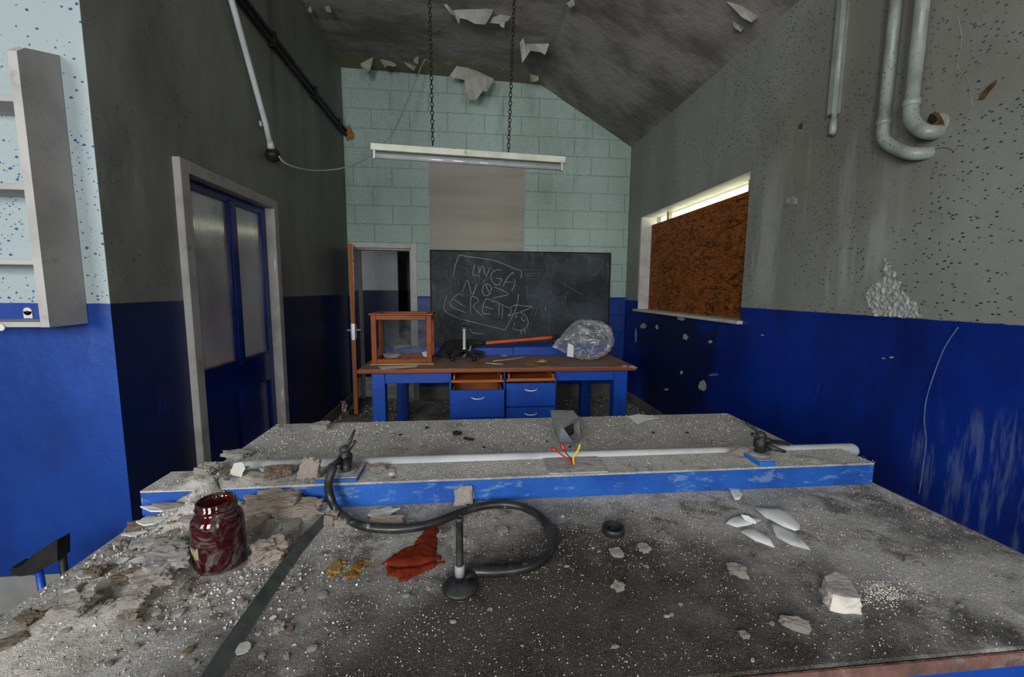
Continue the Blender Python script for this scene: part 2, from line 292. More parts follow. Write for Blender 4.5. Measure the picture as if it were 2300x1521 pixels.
# ------------------------------------------------------------------ mesh helpers
def mesh(bm, smooth=False):
    bmesh.ops.recalc_face_normals(bm, faces=bm.faces)
    me = bpy.data.meshes.new('m'); bm.to_mesh(me); bm.free()
    if smooth:
        for p in me.polygons: p.use_smooth = True
    return me
def obj(name, me, mat, parent=None, loc=None):
    if isinstance(me, bmesh.types.BMesh): me = mesh(me)
    me.materials.clear(); me.materials.append(MATS[mat]) if mat else None
    o = bpy.data.objects.new(name, me); me.name = name; C.objects.link(o)
    if loc is not None: o.location = loc
    if parent:
        o.parent = parent
        if loc is None: o.matrix_parent_inverse = PM(parent).inverted()
    return o
def PM(p):
    m_ = Matrix.LocRotScale(p.location, p.rotation_euler, p.scale)
    return PM(p.parent) @ p.matrix_parent_inverse @ m_ if p.parent else m_
def tag(o, label=None, cat=None, group=None, kind=None):
    if label: o['label'] = label
    if cat: o['category'] = cat
    if group: o['group'] = group
    if kind: o['kind'] = kind
    return o
def thing(name, label, cat, loc, group=None, rz=0):
    o = bpy.data.objects.new(name, None); C.objects.link(o); o.location = loc; o.rotation_euler = (0, 0, rz); o.empty_display_size = .05
    return tag(o, label, cat, group)
def struct(name, me, mat, parent=None):
    o = obj(name, me, mat, parent)
    if not parent: o['kind'] = 'structure'
    return o
def bx(bm, x0, x1, y0, y1, z0, z1, bev=0):
    vs = [bm.verts.new(p) for p in ((x0, y0, z0), (x1, y0, z0), (x1, y1, z0), (x0, y1, z0), (x0, y0, z1), (x1, y0, z1), (x1, y1, z1), (x0, y1, z1))]
    fs = [bm.faces.new([vs[i] for i in q]) for q in ((3, 2, 1, 0), (4, 5, 6, 7), (0, 1, 5, 4), (1, 2, 6, 5), (2, 3, 7, 6), (3, 0, 4, 7))]
    if bev:
        es = list({e for f in fs for e in f.edges}); bmesh.ops.bevel(bm, geom=es, offset=bev, segments=1, affect='EDGES')
    return bm
def box(x0, x1, y0, y1, z0, z1, bev=.003):
    return mesh(bx(bmesh.new(), x0, x1, y0, y1, z0, z1, bev))
def tube_bm(bm, pts, r, seg=12, cap=True, up=None):
    pts = [Vector(p) for p in pts]; n = len(pts); rs = r if isinstance(r, (list, tuple)) else [r] * n
    t0 = (pts[1] - pts[0]).normalized(); a = Vector((0, 0, 1)) if abs(t0.z) < .9 else Vector((1, 0, 0))
    u = t0.cross(a).normalized(); rings = []
    for i, p in enumerate(pts):
        t = (pts[min(i + 1, n - 1)] - pts[max(i - 1, 0)]).normalized()
        u = (u - t * u.dot(t)).normalized(); v = t.cross(u)
        rings.append([bm.verts.new(p + (u * math.cos(k * 2 * math.pi / seg) + v * math.sin(k * 2 * math.pi / seg)) * rs[i]) for k in range(seg)])
    for a_, b_ in zip(rings, rings[1:]):
        for k in range(seg): bm.faces.new((a_[k], a_[(k + 1) % seg], b_[(k + 1) % seg], b_[k])).smooth = True
    if cap: bm.faces.new(rings[0][::-1]); bm.faces.new(rings[-1])
    return bm
def tube(pts, r, seg=12): return mesh(tube_bm(bmesh.new(), pts, r, seg))
def spline(pts, n=8):
    pts = [Vector(p) for p in pts]; P = [pts[0] * 2 - pts[1]] + pts + [pts[-1] * 2 - pts[-2]]; out = []
    for i in range(1, len(P) - 2):
        a, b_, c_, d = P[i - 1:i + 3]
        for k in range(n):
            t = k / n
            out.append(.5 * (2 * b_ + (c_ - a) * t + (2 * a - 5 * b_ + 4 * c_ - d) * t * t + (3 * b_ - a - 3 * c_ + d) * t ** 3))
    return out + [pts[-1]]
def lathe_bm(bm, prof, seg=24, loc=(0, 0, 0), M_=None):
    rings = []
    for r, z in prof:
        rings.append([bm.verts.new((M_ or Matrix()) @ Vector((loc[0] + r * math.cos(k * 2 * math.pi / seg), loc[1] + r * math.sin(k * 2 * math.pi / seg), loc[2] + z))) for k in range(seg)])
    for a_, b_ in zip(rings, rings[1:]):
        for k in range(seg): bm.faces.new((a_[k], a_[(k + 1) % seg], b_[(k + 1) % seg], b_[k])).smooth = True
    if prof[0][0] > 1e-4: bm.faces.new(rings[0][::-1])
    if prof[-1][0] > 1e-4: bm.faces.new(rings[-1])
    return bm
def lathe(prof, seg=24, loc=(0, 0, 0)): return mesh(lathe_bm(bmesh.new(), prof, seg, loc))
def prism(pts, off):
    """closed solid from a 3-D polygon outline pushed by off"""
    bm = bmesh.new(); off = Vector(off); a = [bm.verts.new(p) for p in pts]; b_ = [bm.verts.new(Vector(p) + off) for p in pts]; n = len(a)
    bm.faces.new(a); bm.faces.new(b_[::-1])
    for i in range(n): bm.faces.new((a[i], b_[i], b_[(i + 1) % n], a[(i + 1) % n]))
    bmesh.ops.triangulate(bm, faces=[f for f in bm.faces if len(f.verts) > 4])
    return mesh(bm)
def nz(p, s=1.0): return noise.noise(Vector(p) * s)
# ------------------------------------------------------------------ room dimensions
XL, XR, YB, YF = -1.475, 2.08, 5.40, 1.90
XX = -4.1
ceilL, ceilM, ceilR = 3.995, 3.93, 3.245
XM = .893
BT = .80                      # bench top height
DT = .785                     # desk top height
# floor
struct('floor', box(XX, XR + .2, REAR - .1, YB + 3.2, -.1, 0, 0), 'floor_mat')
# ceiling: near-flat part and slope
bm = bmesh.new()
prof = [(XX, 3.995), (XL, ceilL), (XM, ceilM), (XR + .02, ceilR - .01)]
def ceil_strip(bm, pr, y0, y1, th=.08):
    a = [bm.verts.new((x_, y0, z_)) for x_, z_ in pr] ; b_ = [bm.verts.new((x_, y1, z_)) for x_, z_ in pr]
    c_ = [bm.verts.new((x_, y0, z_ + th)) for x_, z_ in pr]; d = [bm.verts.new((x_, y1, z_ + th)) for x_, z_ in pr]
    for i in range(len(pr) - 1):
        bm.faces.new((a[i], a[i + 1], b_[i + 1], b_[i])); bm.faces.new((c_[i], c_[i + 1], d[i + 1], d[i]))
    bm.faces.new((a[0], b_[0], d[0], c_[0])); bm.faces.new((a[-1], b_[-1], d[-1], c_[-1]))
    for i in range(len(pr) - 1):
        bm.faces.new((a[i], a[i + 1], c_[i + 1], c_[i])); bm.faces.new((b_[i], b_[i + 1], d[i + 1], d[i]))
ceil_strip(bm, prof, REAR - .2, YB + .25)
ceiling = struct('ceiling', bm, 'ceiling_paint')
# left wall (door opening) and the return wall that faces the camera
DY0, DY1, DZ = 2.40, 3.40, 2.03
bm = bmesh.new()
bx(bm, XL - .12, XL, YF, DY0, 0, 4.05); bx(bm, XL - .12, XL, DY1, YB + .2, 0, 4.05); bx(bm, XL - .12, XL, DY0, DY1, DZ, 4.05)
wall_left = struct('wall_left', bm, 'paint_left')
wall_ret = struct('wall_return', box(XX, XL - .12, YF, YF + .12, 0, 4.05, 0), 'paint_return')
bm = bmesh.new(); bx(bm, XL - .12, XL - .0005, YF - .0015, YF + .12, 0, 4.0); struct('return_corner', bm, 'paint_return', wall_ret)
struct('wall_far_left', box(XX - .1, XX, REAR - .1, YF + .12, 0, 4.05, 0), 'paint_rear')
# right wall with window opening
WY0, WY1, WZ0, WZ1 = 3.02, 5.02, 1.195, 2.315
bm = bmesh.new()
for q in ((REAR - .1, WY0, 0, 3.4), (WY1, YB + .2, 0, 3.4), (WY0, WY1, 0, WZ0), (WY0, WY1, WZ1, 3.4)): bx(bm, XR, XR + .26, *q)
wall_right = struct('wall_right', bm, 'paint_right')
# rear wall with three windows (behind the camera)
bm = bmesh.new(); xs = [XX] + [v for q in WINS for v in q] + [XR]
for i in range(0, len(xs), 2): bx(bm, xs[i], xs[i + 1], REAR - .1, REAR, 0, 4.05)
for a, b_ in WINS: bx(bm, a, b_, REAR - .1, REAR, 0, WZ[0]); bx(bm, a, b_, REAR - .1, REAR, WZ[1], 4.05)
struct('wall_rear', bm, 'paint_rear')
for i, (a, b_) in enumerate(WINS):
    bm = bmesh.new()
    for q in ((a, a + .05, *WZ), (b_ - .05, b_, *WZ), ((a + b_) / 2 - .025, (a + b_) / 2 + .025, *WZ)): bx(bm, q[0], q[1], REAR - .08, REAR - .02, q[2], q[3])
    for zz in (WZ[0], 2.0, WZ[1] - .05): bx(bm, a, b_, REAR - .075, REAR - .025, zz, zz + .05)
    struct('window_%d' % (i + 2), bm, 'white_paint')
# ---- back wall of painted blocks
AX0, AX1, AZ = -1.375, -.715, 1.922      # doorway opening
def gz(x_): return ceilL + (ceilM - ceilL) * (x_ - XL) / (XM - XL) if x_ < XM else ceilM + (ceilR - ceilM) * (x_ - XM) / (XR - XM)
bm = bmesh.new(); BK = .009
def poly_ex(bm, pts, y0, y1):
    a = [bm.verts.new((p[0], y0, p[1])) for p in pts]; b_ = [bm.verts.new((p[0], y1, p[1])) for p in pts]
    bm.faces.new(a); bm.faces.new(b_[::-1])
    for i in range(len(a)): bm.faces.new((a[i], b_[i], b_[(i + 1) % len(a)], a[(i + 1) % len(a)]))
poly_ex(bm, [(XL, AZ), (AX0, AZ), (AX1, AZ), (XR, AZ), (XR, ceilR), (XM, ceilM), (XL, ceilL)], YB + BK, YB + .2)
poly_ex(bm, [(XL, 0), (AX0, 0), (AX0, AZ), (XL, AZ)], YB + BK, YB + .2); poly_ex(bm, [(AX1, 0), (XR, 0), (XR, AZ), (AX1, AZ)], YB + BK, YB + .2)
wall_back = struct('wall_back', bm, 'paint_joint')
def clip(poly, nx, nz_, d):
    out = []
    for i, p in enumerate(poly):
        q = poly[(i + 1) % len(poly)]; a = nx * p[0] + nz_ * p[1] - d; b_ = nx * q[0] + nz_ * q[1] - d
        if a <= 0: out.append(p)
        if a * b_ < 0: t = a / (a - b_); out.append((p[0] + (q[0] - p[0]) * t, p[1] + (q[1] - p[1]) * t))
    return out
def hp(x0, z0, x1, z1): nx, nz_ = -(z1 - z0), (x1 - x0); return nx, nz_, nx * x0 + nz_ * z0
CH, CW = .2227, .452
zc0 = 3.102 - CH * 14
rows = int(4.1 / CH) + 1
blocks = {}
for r_ in range(-1, rows + 1):
    z0, z1 = zc0 + r_ * CH, zc0 + (r_ + 1) * CH
    off = -1.374 if r_ % 2 == 0 else -1.374 + CW / 2
    for k in range(-2, 10):
        x0, x1 = off + k * CW, off + (k + 1) * CW
        x0c, x1c, z0c, z1c = max(x0, XL), min(x1, XR), max(z0, 0), min(z1, 4.1)
        if x1c - x0c < .03 or z1c - z0c < .03: continue
        rects = [(x0c, x1c, z0c, z1c)]
        if x0c < AX1 and x1c > AX0 and z0c < AZ:
            rects = [q for q in ((x0c, AX0, z0c, z1c), (AX1, x1c, z0c, z1c), (max(x0c, AX0), min(x1c, AX1), AZ, z1c)) if q[1] - q[0] > .03 and q[3] - q[2] > .03]
        for a, b_, c_, d in rects:
            g = .0032
            gt = .010 if abs(d - 2.88) < .03 and a > .9 else g
            pl = [(a + g, c_ + g), (b_ - g, c_ + g), (b_ - g, d - gt), (a + g, d - gt)]
            pl = clip(pl, *hp(XL, ceilL, XM, ceilM)); pl = clip(pl, *hp(XM, ceilM, XR, ceilR)) if pl else pl
            if len(pl) < 3: continue
            cx, cz = sum(p[0] for p in pl) / len(pl), sum(p[1] for p in pl) / len(pl)
            bm = bmesh.new(); jit = random.uniform(-.0025, .0025)
            fr = [bm.verts.new((cx + (p[0] - cx) * (1 - .006 / max(.05, abs(p[0] - cx))), YB + jit, cz + (p[1] - cz) * (1 - .006 / max(.05, abs(p[1] - cz))))) for p in pl]
            md = [bm.verts.new((p[0], YB + jit + .004, p[1])) for p in pl]; bk = [bm.verts.new((p[0], YB + BK + .004, p[1])) for p in pl]
            bm.faces.new(fr); n_ = len(pl)
            for i in range(n_):
                bm.faces.new((fr[i], md[i], md[(i + 1) % n_], fr[(i + 1) % n_])); bm.faces.new((md[i], bk[i], bk[(i + 1) % n_], md[(i + 1) % n_]))
            obj('block', bm, 'paint_back', wall_back)
# corridor beyond the doorway
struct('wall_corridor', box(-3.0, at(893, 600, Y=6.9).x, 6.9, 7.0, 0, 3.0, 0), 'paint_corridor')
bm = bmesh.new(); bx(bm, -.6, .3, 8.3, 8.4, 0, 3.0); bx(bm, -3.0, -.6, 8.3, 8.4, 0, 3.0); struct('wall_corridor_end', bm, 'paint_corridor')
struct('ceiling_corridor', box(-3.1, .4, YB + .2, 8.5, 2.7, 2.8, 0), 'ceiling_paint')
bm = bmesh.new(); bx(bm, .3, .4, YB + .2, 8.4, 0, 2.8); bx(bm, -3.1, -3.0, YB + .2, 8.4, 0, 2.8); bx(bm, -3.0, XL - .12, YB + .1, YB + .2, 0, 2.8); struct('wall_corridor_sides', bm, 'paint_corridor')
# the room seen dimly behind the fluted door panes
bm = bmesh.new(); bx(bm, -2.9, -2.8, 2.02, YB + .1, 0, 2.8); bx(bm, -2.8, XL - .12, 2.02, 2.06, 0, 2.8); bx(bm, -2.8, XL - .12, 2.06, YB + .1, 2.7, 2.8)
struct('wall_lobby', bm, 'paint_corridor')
# baseboards
struct('baseboard_right', box(XR - .022, XR, REAR, YB, 0, .115), 'skirting')
bm = bmesh.new(); bx(bm, XL, XL + .022, DY1 + .08, YB - .06, 0, .115, .003); bx(bm, XL, XL + .022, YF, DY0 - .08, 0, .115, .003); struct('baseboard_left', bm, 'skirting')
struct('baseboard_return', box(XX, XL - .12, YF - .012, YF, 0, .172), 'skirting_pale')
bm = bmesh.new(); bx(bm, AX1 + .06, XR - .03, YB - .012, YB, 0, .17, .003); struct('baseboard_back', bm, 'skirting')
# ---- window_1: board, sill, slit of daylight at the head
BX = XR + .14
bm = bmesh.new(); bx(bm, XR + .01, XR + .20, WY1 - .012, WY1 + .0, WZ0, WZ1); bx(bm, XR + .01, XR + .2, WY0, WY0 + .012, WZ0, WZ1)
win1 = struct('window_1', bm, 'white_paint')
struct('window_sill', box(XR - .045, XR + .2, WY0 - .03, WY1 + .03, WZ0 - .022, WZ0 + .006, .004), 'white_paint', win1)
struct('window_board', box(BX, BX + .018, WY0 + .012, WY1 - .012, WZ0 + .006, WZ1 - .098, 0), 'strand_board', win1)
for yy in (3.22, 4.62): struct('board_batten', box(BX + .02, BX + .06, yy, yy + .05, WZ0, WZ1, .002), 'wood_splint', win1)
struct('window_head', box(XR + .01, XR + .2, WY0, WY1, WZ1 - .01, WZ1, 0), 'white_paint', win1)
# ---- door_1: blue half-glazed door in the left wall
bm = bmesh.new()
for q in ((DY0 - .05, DY0 + .02, 0, DZ + .045), (DY1 - .02, DY1 + .05, 0, DZ + .045), (DY0 + .02, DY1 - .02, DZ - .02, DZ + .045)):
    bx(bm, XL - .1, XL + .035, *q, .004)
d1 = struct('door_1', bm, 'frame_paint')
XD = XL - .03
pz0, pz1 = .935, 1.955
ya, yb, yc, yd = DY0 + .105, 2.885, 2.955, DY1 - .085
bm = bmesh.new(); T = (XD - .045, XD)
bx(bm, *T, DY0 + .022, ya, .01, DZ - .022, .002); bx(bm, *T, yd, DY1 - .022, .01, DZ - .022, .002)
bx(bm, *T, ya, yd, pz1, DZ - .022, .002); bx(bm, *T, ya, yd, .73, pz0, .002); bx(bm, *T, ya, yd, .01, .22, .002)
leaf = struct('door_leaf', bm, 'blue_door', d1)
struct('door_mullion', box(XD - .045, XD + .012, yb, yc, pz0 - .02, pz1 + .02, .008), 'blue_door', d1)
struct('door_mullion', box(XD - .045, XD, yb, yc, .22, .73, .002), 'blue_door', d1)
for y0, y1 in ((ya, yb), (yc, yd)):
    bm = bmesh.new(); n_ = 220; rows_ = []
    for i in range(n_ + 1):
        yy = y0 + (y1 - y0) * i / n_; xx = XD - .022 + .0034 * abs(math.sin(i * math.pi / 8))
        rows_.append((bm.verts.new((xx, yy, pz0)), bm.verts.new((xx, yy, pz1)), bm.verts.new((XD - .028, yy, pz0)), bm.verts.new((XD - .028, yy, pz1))))
    for a, b_ in zip(rows_, rows_[1:]): bm.faces.new((a[0], b_[0], b_[1], a[1])).smooth = True; bm.faces.new((a[2], b_[2], b_[3], a[3]))
    struct('door_pane', bm, 'fluted_glass', d1)
    bm = bmesh.new()
    for q in ((y0, y0 + .016, pz0, pz1), (y1 - .016, y1, pz0, pz1)): bx(bm, XD - .012, XD + .004, *q, .004)
    struct('glazing_bead', bm, 'blue_door', d1)
    struct('glazing_bead', box(XD - .012, XD + .004, y0, y1, pz0, pz0 + .018, .004), 'blue_door', d1)
    struct('door_panel', box(XD - .032, XD - .018, y0, y1, .22, .73, .002), 'blue_door', d1)
for zz in (.55, 1.55): struct('hinge', tube([(XL + .02, DY1 - .02, zz), (XL + .02, DY1 - .02, zz + .09)], .008, 8), 'white_paint', d1)
# ---- door_2: doorway in the back wall and its open leaf
bm = bmesh.new()
for q in ((AX0 - .075, AX0, 0, AZ + .065), (AX1, AX1 + .075, 0, AZ + .065), (AX0, AX1, AZ, AZ + .065)): bx(bm, q[0], q[1], YB - .02, YB + .2, q[2], q[3], .004)
for q in ((AX0 - .0, AX0 + .018, 0, AZ), (AX1 - .018, AX1, 0, AZ), (AX0, AX1, AZ - .018, AZ)): bx(bm, q[0], q[1], YB + .03, YB + .2, q[2], q[3], .002)
d2 = struct('door_2', bm, 'white_paint')
hx, hy = AX0 + .004, YB - .03
ex, ey = -1.262, 4.735
ang = math.atan2(ey - hy, ex - hx); dl = math.hypot(ex - hx, ey - hy)
leaf2 = bpy.data.objects.new('door_leaf', None); C.objects.link(leaf2); leaf2.location = (hx, hy, 0); leaf2.rotation_euler = (0, 0, ang); leaf2.parent = d2
def lp(name, me, mat): o = obj(name, me, mat); o.parent = leaf2; return o
lp('door_core', box(0, dl, -.021, .021, .02, 1.905, .002), 'wood_door')
lp('door_face', box(.004, dl - .006, -.024, -.0205, .02, 1.905, .0), 'blue_paint')
lp('door_face', box(.004, dl - .006, .0205, .024, .02, 1.905, .0), 'blue_door')
bm = bmesh.new(); bx(bm, dl - .002, dl + .0015, -.017, .017, .86, 1.04, 0); bx(bm, dl + .0015, dl + .003, -.006, .006, .95, .975); lp('lock_plate', bm, 'chrome')
for s in (-1, 1):
    bm = bmesh.new(); bx(bm, dl - .075, dl - .035, s * .024 if s > 0 else -.030, .030 if s > 0 else -.024, .87, 1.03, .002)
    tube_bm(bm, [(dl - .055, s * .028, .965), (dl - .055, s * .06, .965), (dl - .062, s * .068, .965), (dl - .15, s * .068, .96)], .008, 8)
    lp('lever_handle', bm, 'chrome')
# ------------------------------------------------------------------ front bench
L0, L1, Y0, Y1 = -.882, 1.322, .575, 1.968
bench = thing('lab_bench', 'blue-framed laboratory bench in the foreground with a dust-covered top and raised service ledge', 'bench', (.22, 1.27, 0))
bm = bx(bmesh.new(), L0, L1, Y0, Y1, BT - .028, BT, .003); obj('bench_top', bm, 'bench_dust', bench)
obj('top_edging', box(L0 - .004, L1 + .004, Y0 - .010, Y0, BT - .028, BT - .003, .003), 'board_red', bench)
obj('top_edging', box(L1, L1 + .010, Y0 - .01, Y1, BT - .028, BT - .003, .003), 'board_red', bench)
LY0, LY1, LZ = 1.175, 1.295, .872
bm = bx(bmesh.new(), L0 - .006, L1 - .012, LY0, LY1, BT, LZ - .007, .002); obj('service_ledge', bm, 'blue_ledge', bench)
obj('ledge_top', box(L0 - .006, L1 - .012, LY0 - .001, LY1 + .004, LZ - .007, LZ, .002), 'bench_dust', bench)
for xx in (L0 + .05, L1 - .15):
    for yy in (Y0 + .05, Y1 - .15): obj('leg', box(xx, xx + .1, yy, yy + .1, 0, BT - .03), 'blue_paint', bench)
obj('apron', box(L0 + .06, L1 - .06, Y0 + .06, Y0 + .085, BT - .15, BT - .03), 'blue_paint', bench)
obj('apron', box(L0 + .06, L1 - .06, Y1 - .085, Y1 - .06, BT - .15, BT - .03), 'blue_paint', bench)
for xx in (L0 + .06, L1 - .085): obj('apron', box(xx, xx + .025, Y0 + .08, Y1 - .08, BT - .15, BT - .03), 'blue_paint', bench)
obj('service_pipe', tube([(L0 + .10, 1.322, .862), (1.375, 1.322, .855), (1.388, 1.322, .855)], [.0245, .0245, .019], 20), 'grey_pipe', bench)
# flush cover plate where the sockets were taken off, plus tap blocks
def ledge_x(px, py): return at(px, py, Z=LZ).x
obj('socket_plate', box(ledge_x(1222, 1040), ledge_x(1350, 1040), LY0 + .004, LY1, LZ, LZ + .004, .001), 'plaster_grey', bench)
obj('tap_block', box(ledge_x(726, 1065), ledge_x(815, 1060), LY0 + .004, LY1, LZ, LZ + .010, .002), 'blue_ledge', bench)
obj('tap_block', box(ledge_x(1702, 1046), ledge_x(1736, 1044), LY0 + .002, LY1, LZ, LZ + .016, .002), 'blue_plate', bench)
for a_, b_, h__ in (((726, 1065), (815, 1060), .010), ((1702, 1046), (1736, 1044), .016)):
    obj('block_dust', box(ledge_x(*a_) + .001, ledge_x(*b_) - .001, LY0 + .01, LY1 - .001, LZ + h__, LZ + h__ + .0015, 0), 'dust_heap', bench)
# ---- gas taps
def gas_tap(px, py, label, arms, zb):
    p = at(px, py, Z=zb); p.y = 1.235; p.x = p.x; t = thing('gas_tap', label, 'gas tap', (p.x, p.y, zb), 'gas taps on the service ledge')
    obj('flange', lathe([(.034, 0), (.034, .004), (.028, .006), (.017, .008)], 20), 'grey_metal', t, (0, 0, 0))
    obj('body', lathe([(.016, .006), (.016, .02), (.020, .026), (.020, .048), (.015, .052), (.015, .062), (.018, .066), (.012, .074), (.004, .078)], 16), 'black_brass', t, (0, 0, 0))
    for nm, pts, rs in arms:
        obj(nm, tube(pts, rs, 10), 'black_brass', t, (0, 0, 0))
    return t
tapR = gas_tap(1702, 1018, 'black gas tap near the right end of the ledge with a nozzle pointing right', [
    ('nozzle', [(.012, 0, .046), (.030, -.004, .045), (.032, -.004, .045), (.088, -.016, .038), (.092, -.017, .037)], [.011, .011, .007, .0065, .004]),
    ('nozzle', [(.006, -.012, .040), (.022, -.036, .032), (.050, -.050, .026)], [.010, .008, .005]),
    ('lever', [(-.004, 0, .066), (-.020, .006, .084), (-.045, .012, .104)], [.006, .0055, .0045]),
    ('lever', [(-.008, -.004, .058), (-.026, -.004, .066), (-.036, -.006, .072)], [.008, .007, .006]),
    ('valve_boss', [(.014, -.004, .022), (.030, -.010, .024)], [.012, .011])], LZ + .0175)
tapL = gas_tap(787, 1042, 'black gas tap near the left end of the ledge joined to the rubber hose', [
    ('nozzle', [(-.006, -.012, .040), (-.020, -.034, .036), (-.030, -.05, .026)], [.011, .009, .008]),
    ('nozzle', [(.006, -.01, .040), (.010, -.028, .022), (.012, -.034, .012)], [.012, .011, .010]),
    ('lever', [(.004, 0, .066), (.014, .01, .090), (.024, .02, .118)], [.006, .0055, .003]),
    ('lever', [(.008, -.002, .064), (.022, 0, .080), (.030, .002, .090)], [.008, .006, .005])], LZ + .0115)
# ---- hose
def P(px, py, z=BT): return at(px, py, Z=z)
hp_ = [tapL.location + Vector((-.030, -.050, .024)), at(748, 1052, Y=1.168), at(738, 1085, Y=1.145), at(742, 1116, Y=1.12), at(755, 1144, Z=BT + .028)]
hp_ += [P(x_, y_, BT + .0125) for x_, y_ in ((782, 1168), (820, 1183), (868, 1189), (915, 1187), (960, 1179), (1003, 1164), (1046, 1147), (1090, 1136), (1132, 1133), (1172, 1139), (1206, 1155), (1230, 1180), (1241, 1211), (1233, 1243), (1205, 1267), (1160, 1280), (1108, 1285), (1062, 1284))]
hose = obj('rubber_hose', tube(spline(hp_, 6), .0108, 14), 'rubber'); tag(hose, 'black rubber gas hose curling across the bench from the left tap to the burner', 'hose')
# ---- bunsen burner
b0 = P(1033, 1322)
bb = thing('bunsen_burner', 'dark bunsen burner with round base standing inside the loop of the hose', 'burner', b0)
obj('base', lathe([(.036, 0), (.037, .004), (.034, .009), (.018, .014), (.012, .02)], 28), 'rubber_dark', bb, (0, 0, 0))
obj('barrel', lathe([(.0085, .018), (.0085, .05), (.0075, .052), (.0075, .148), (.0088, .149), (.0088, .158), (.006, .158), (.006, .12)], 18), 'black_brass', bb, (0, 0, 0))
obj('air_collar', lathe([(.0105, .030), (.0105, .052), (.0085, .053)], 18), 'grey_metal', bb, (0, 0, 0))
obj('gas_inlet', tube([(0, .0, .016), (.018, .018, .014), (.030, .022, .0125)], [.006, .006, .007], 10), 'black_brass', bb, (0, 0, 0))
# ---- jar
jp = Vector((-.560, .945, BT + .001))
JS = Matrix.Diagonal((.90, .90, .885, 1))
jar = thing('glass_jar', 'empty red-brown glass jar without a lid, smeared with dust', 'jar', jp)
obj('glass', lathe([(0, .003), (.048, .0), (.054, .004), (.0565, .02), (.0565, .115), (.054, .130), (.044, .143), (.040, .147), (.0405, .150), (.0445, .152), (.0445, .158), (.0415, .160), (.0425, .170), (.0405, .172),
                    (.0375, .172), (.0365, .150), (.040, .142), (.050, .128), (.0525, .114), (.0525, .022), (.050, .010), (0, .008)], 40), 'jar_glass', jar, (0, 0, 0))
obj('residue', lathe([(0, .0085), (.0505, .0105), (.0515, .045), (.050, .030), (.046, .022), (0, .020)], 32), 'jar_residue', jar, (0, 0, 0))
bm = bmesh.new(); vs = []
for i in range(9):
    a = math.radians(212 + i * 5.2); vs.append([bm.verts.new((.0572 * math.cos(a), .0572 * math.sin(a), z_)) for z_ in (.045 + .003 * math.sin(i * 2), .077)])
for a, b_ in zip(vs, vs[1:]): bm.faces.new((a[0], b_[0], b_[1], a[1]))
bmesh.ops.solidify(bm, geom=bm.faces[:], thickness=-.0006)
obj('paper_label', bm, 'jar_label', jar, (0, 0, 0))['label'] = 'torn cream paper label'
for o in jar.children: o.data.transform(JS)
# ---- rubber stopper / cap
cp = P(1377, 1197)
cap = thing('bottle_cap', 'round black ribbed bottle cap lying open side up on the right of the hose', 'cap', cp)
obj('rim', lathe([(.026, 0), (.0285, .002), (.0285, .016), (.0265, .018), (.0235, .018), (.0225, .006), (0, .005)], 28), 'black_plastic', cap, (0, 0, 0))
obj('liner', lathe([(.0135, .005), (.0135, .0095), (.011, .0098), (.0105, .0065), (0, .0065)], 20), 'rubber_dark', cap, (0, 0, 0))
# ---- curved dark strip
bm = bmesh.new(); spx = [(737, 1166), (700, 1205), (664, 1250), (628, 1300), (590, 1355), (556, 1405), (522, 1455), (480, 1521), (440, 1590)]
line = spline([P(x_, y_, BT) for x_, y_ in spx], 5); prev = None
for i, p in enumerate(line):
    t = i / (len(line) - 1); d = (line[min(i + 1, len(line) - 1)] - line[max(i - 1, 0)]).normalized(); s = Vector((-d.y, d.x, 0)); wd = .012 + .010 * math.sin(min(1, t * 1.6) * math.pi / 2)
    q = [bm.verts.new(v) for v in (p + s * wd * .5 + Vector((0, 0, .003)), p + s * (wd * .5 + .002) + Vector((0, 0, .003)), p - s * wd * .35 + Vector((0, 0, .021)), p - s * (wd * .35 + .002) + Vector((0, 0, .019)))]
    if prev:
        for k in range(4): bm.faces.new((prev[k], prev[(k + 1) % 4], q[(k + 1) % 4], q[k])).smooth = k in (0, 2)
    else: bm.faces.new(q)
    prev = q
bm.faces.new(prev[::-1])
st = obj('plastic_strip', bm, 'strip_plastic'); tag(st, 'long dark bent plastic strip lying on edge on the bench right of the jar', 'strip')
# ---- knocked-off socket box, wires
K = {}
for k, (x_, y_, yy) in dict(A=(1257, 993, 1.60), B=(1289, 996, 1.60), Cc=(1305, 985, 1.645), D=(1259, 964, 1.60), E=(1266, 962, 1.60), Fv=(1300, 944, 1.65), G=(1299, 936, 1.72), H=(1287, 922, 1.80), I=(1236, 921, 1.80)).items(): K[k] = at(x_, y_, Y=yy)
for k in ('A', 'B', 'Cc'): K[k].z = max(K[k].z, BT + .002)
K['J'] = K['I'].copy(); K['J'].z = BT + .002; K['J'].x += .012; K['L'] = K['H'].copy(); K['L'].z = BT + .002
ob = thing('socket_box', 'grey metal wedge-shaped socket box lying tilted on the rear half of the bench', 'box', (K['A'] + K['Cc'] + K['J'] + K['L']) / 4 * 1)
ob.location.z = BT
bm = bmesh.new(); V = {k: bm.verts.new(v) for k, v in K.items()}
for q in (('D', 'E', 'Fv', 'G', 'H', 'I'), ('I', 'J', 'A', 'D'), ('H', 'L', 'J', 'I'), ('G', 'L', 'H'), ('Fv', 'Cc', 'L', 'G'), ('A', 'J', 'L', 'Cc', 'B')): bm.faces.new([V[k] for k in q])
inn = {k: bm.verts.new(K[k] + Vector((-.01, .05, 0)) + (K['E'] + K['B'] + K['Cc'] + K['Fv'] - 4 * K[k]) * .06) for k in ('E', 'B', 'Cc', 'Fv')}
rim = ['E', 'B', 'Cc', 'Fv']
for i in range(4): bm.faces.new((V[rim[i]], V[rim[(i + 1) % 4]], inn[rim[(i + 1) % 4]], inn[rim[i]]))
obj('housing', bm, 'grey_metal', ob)
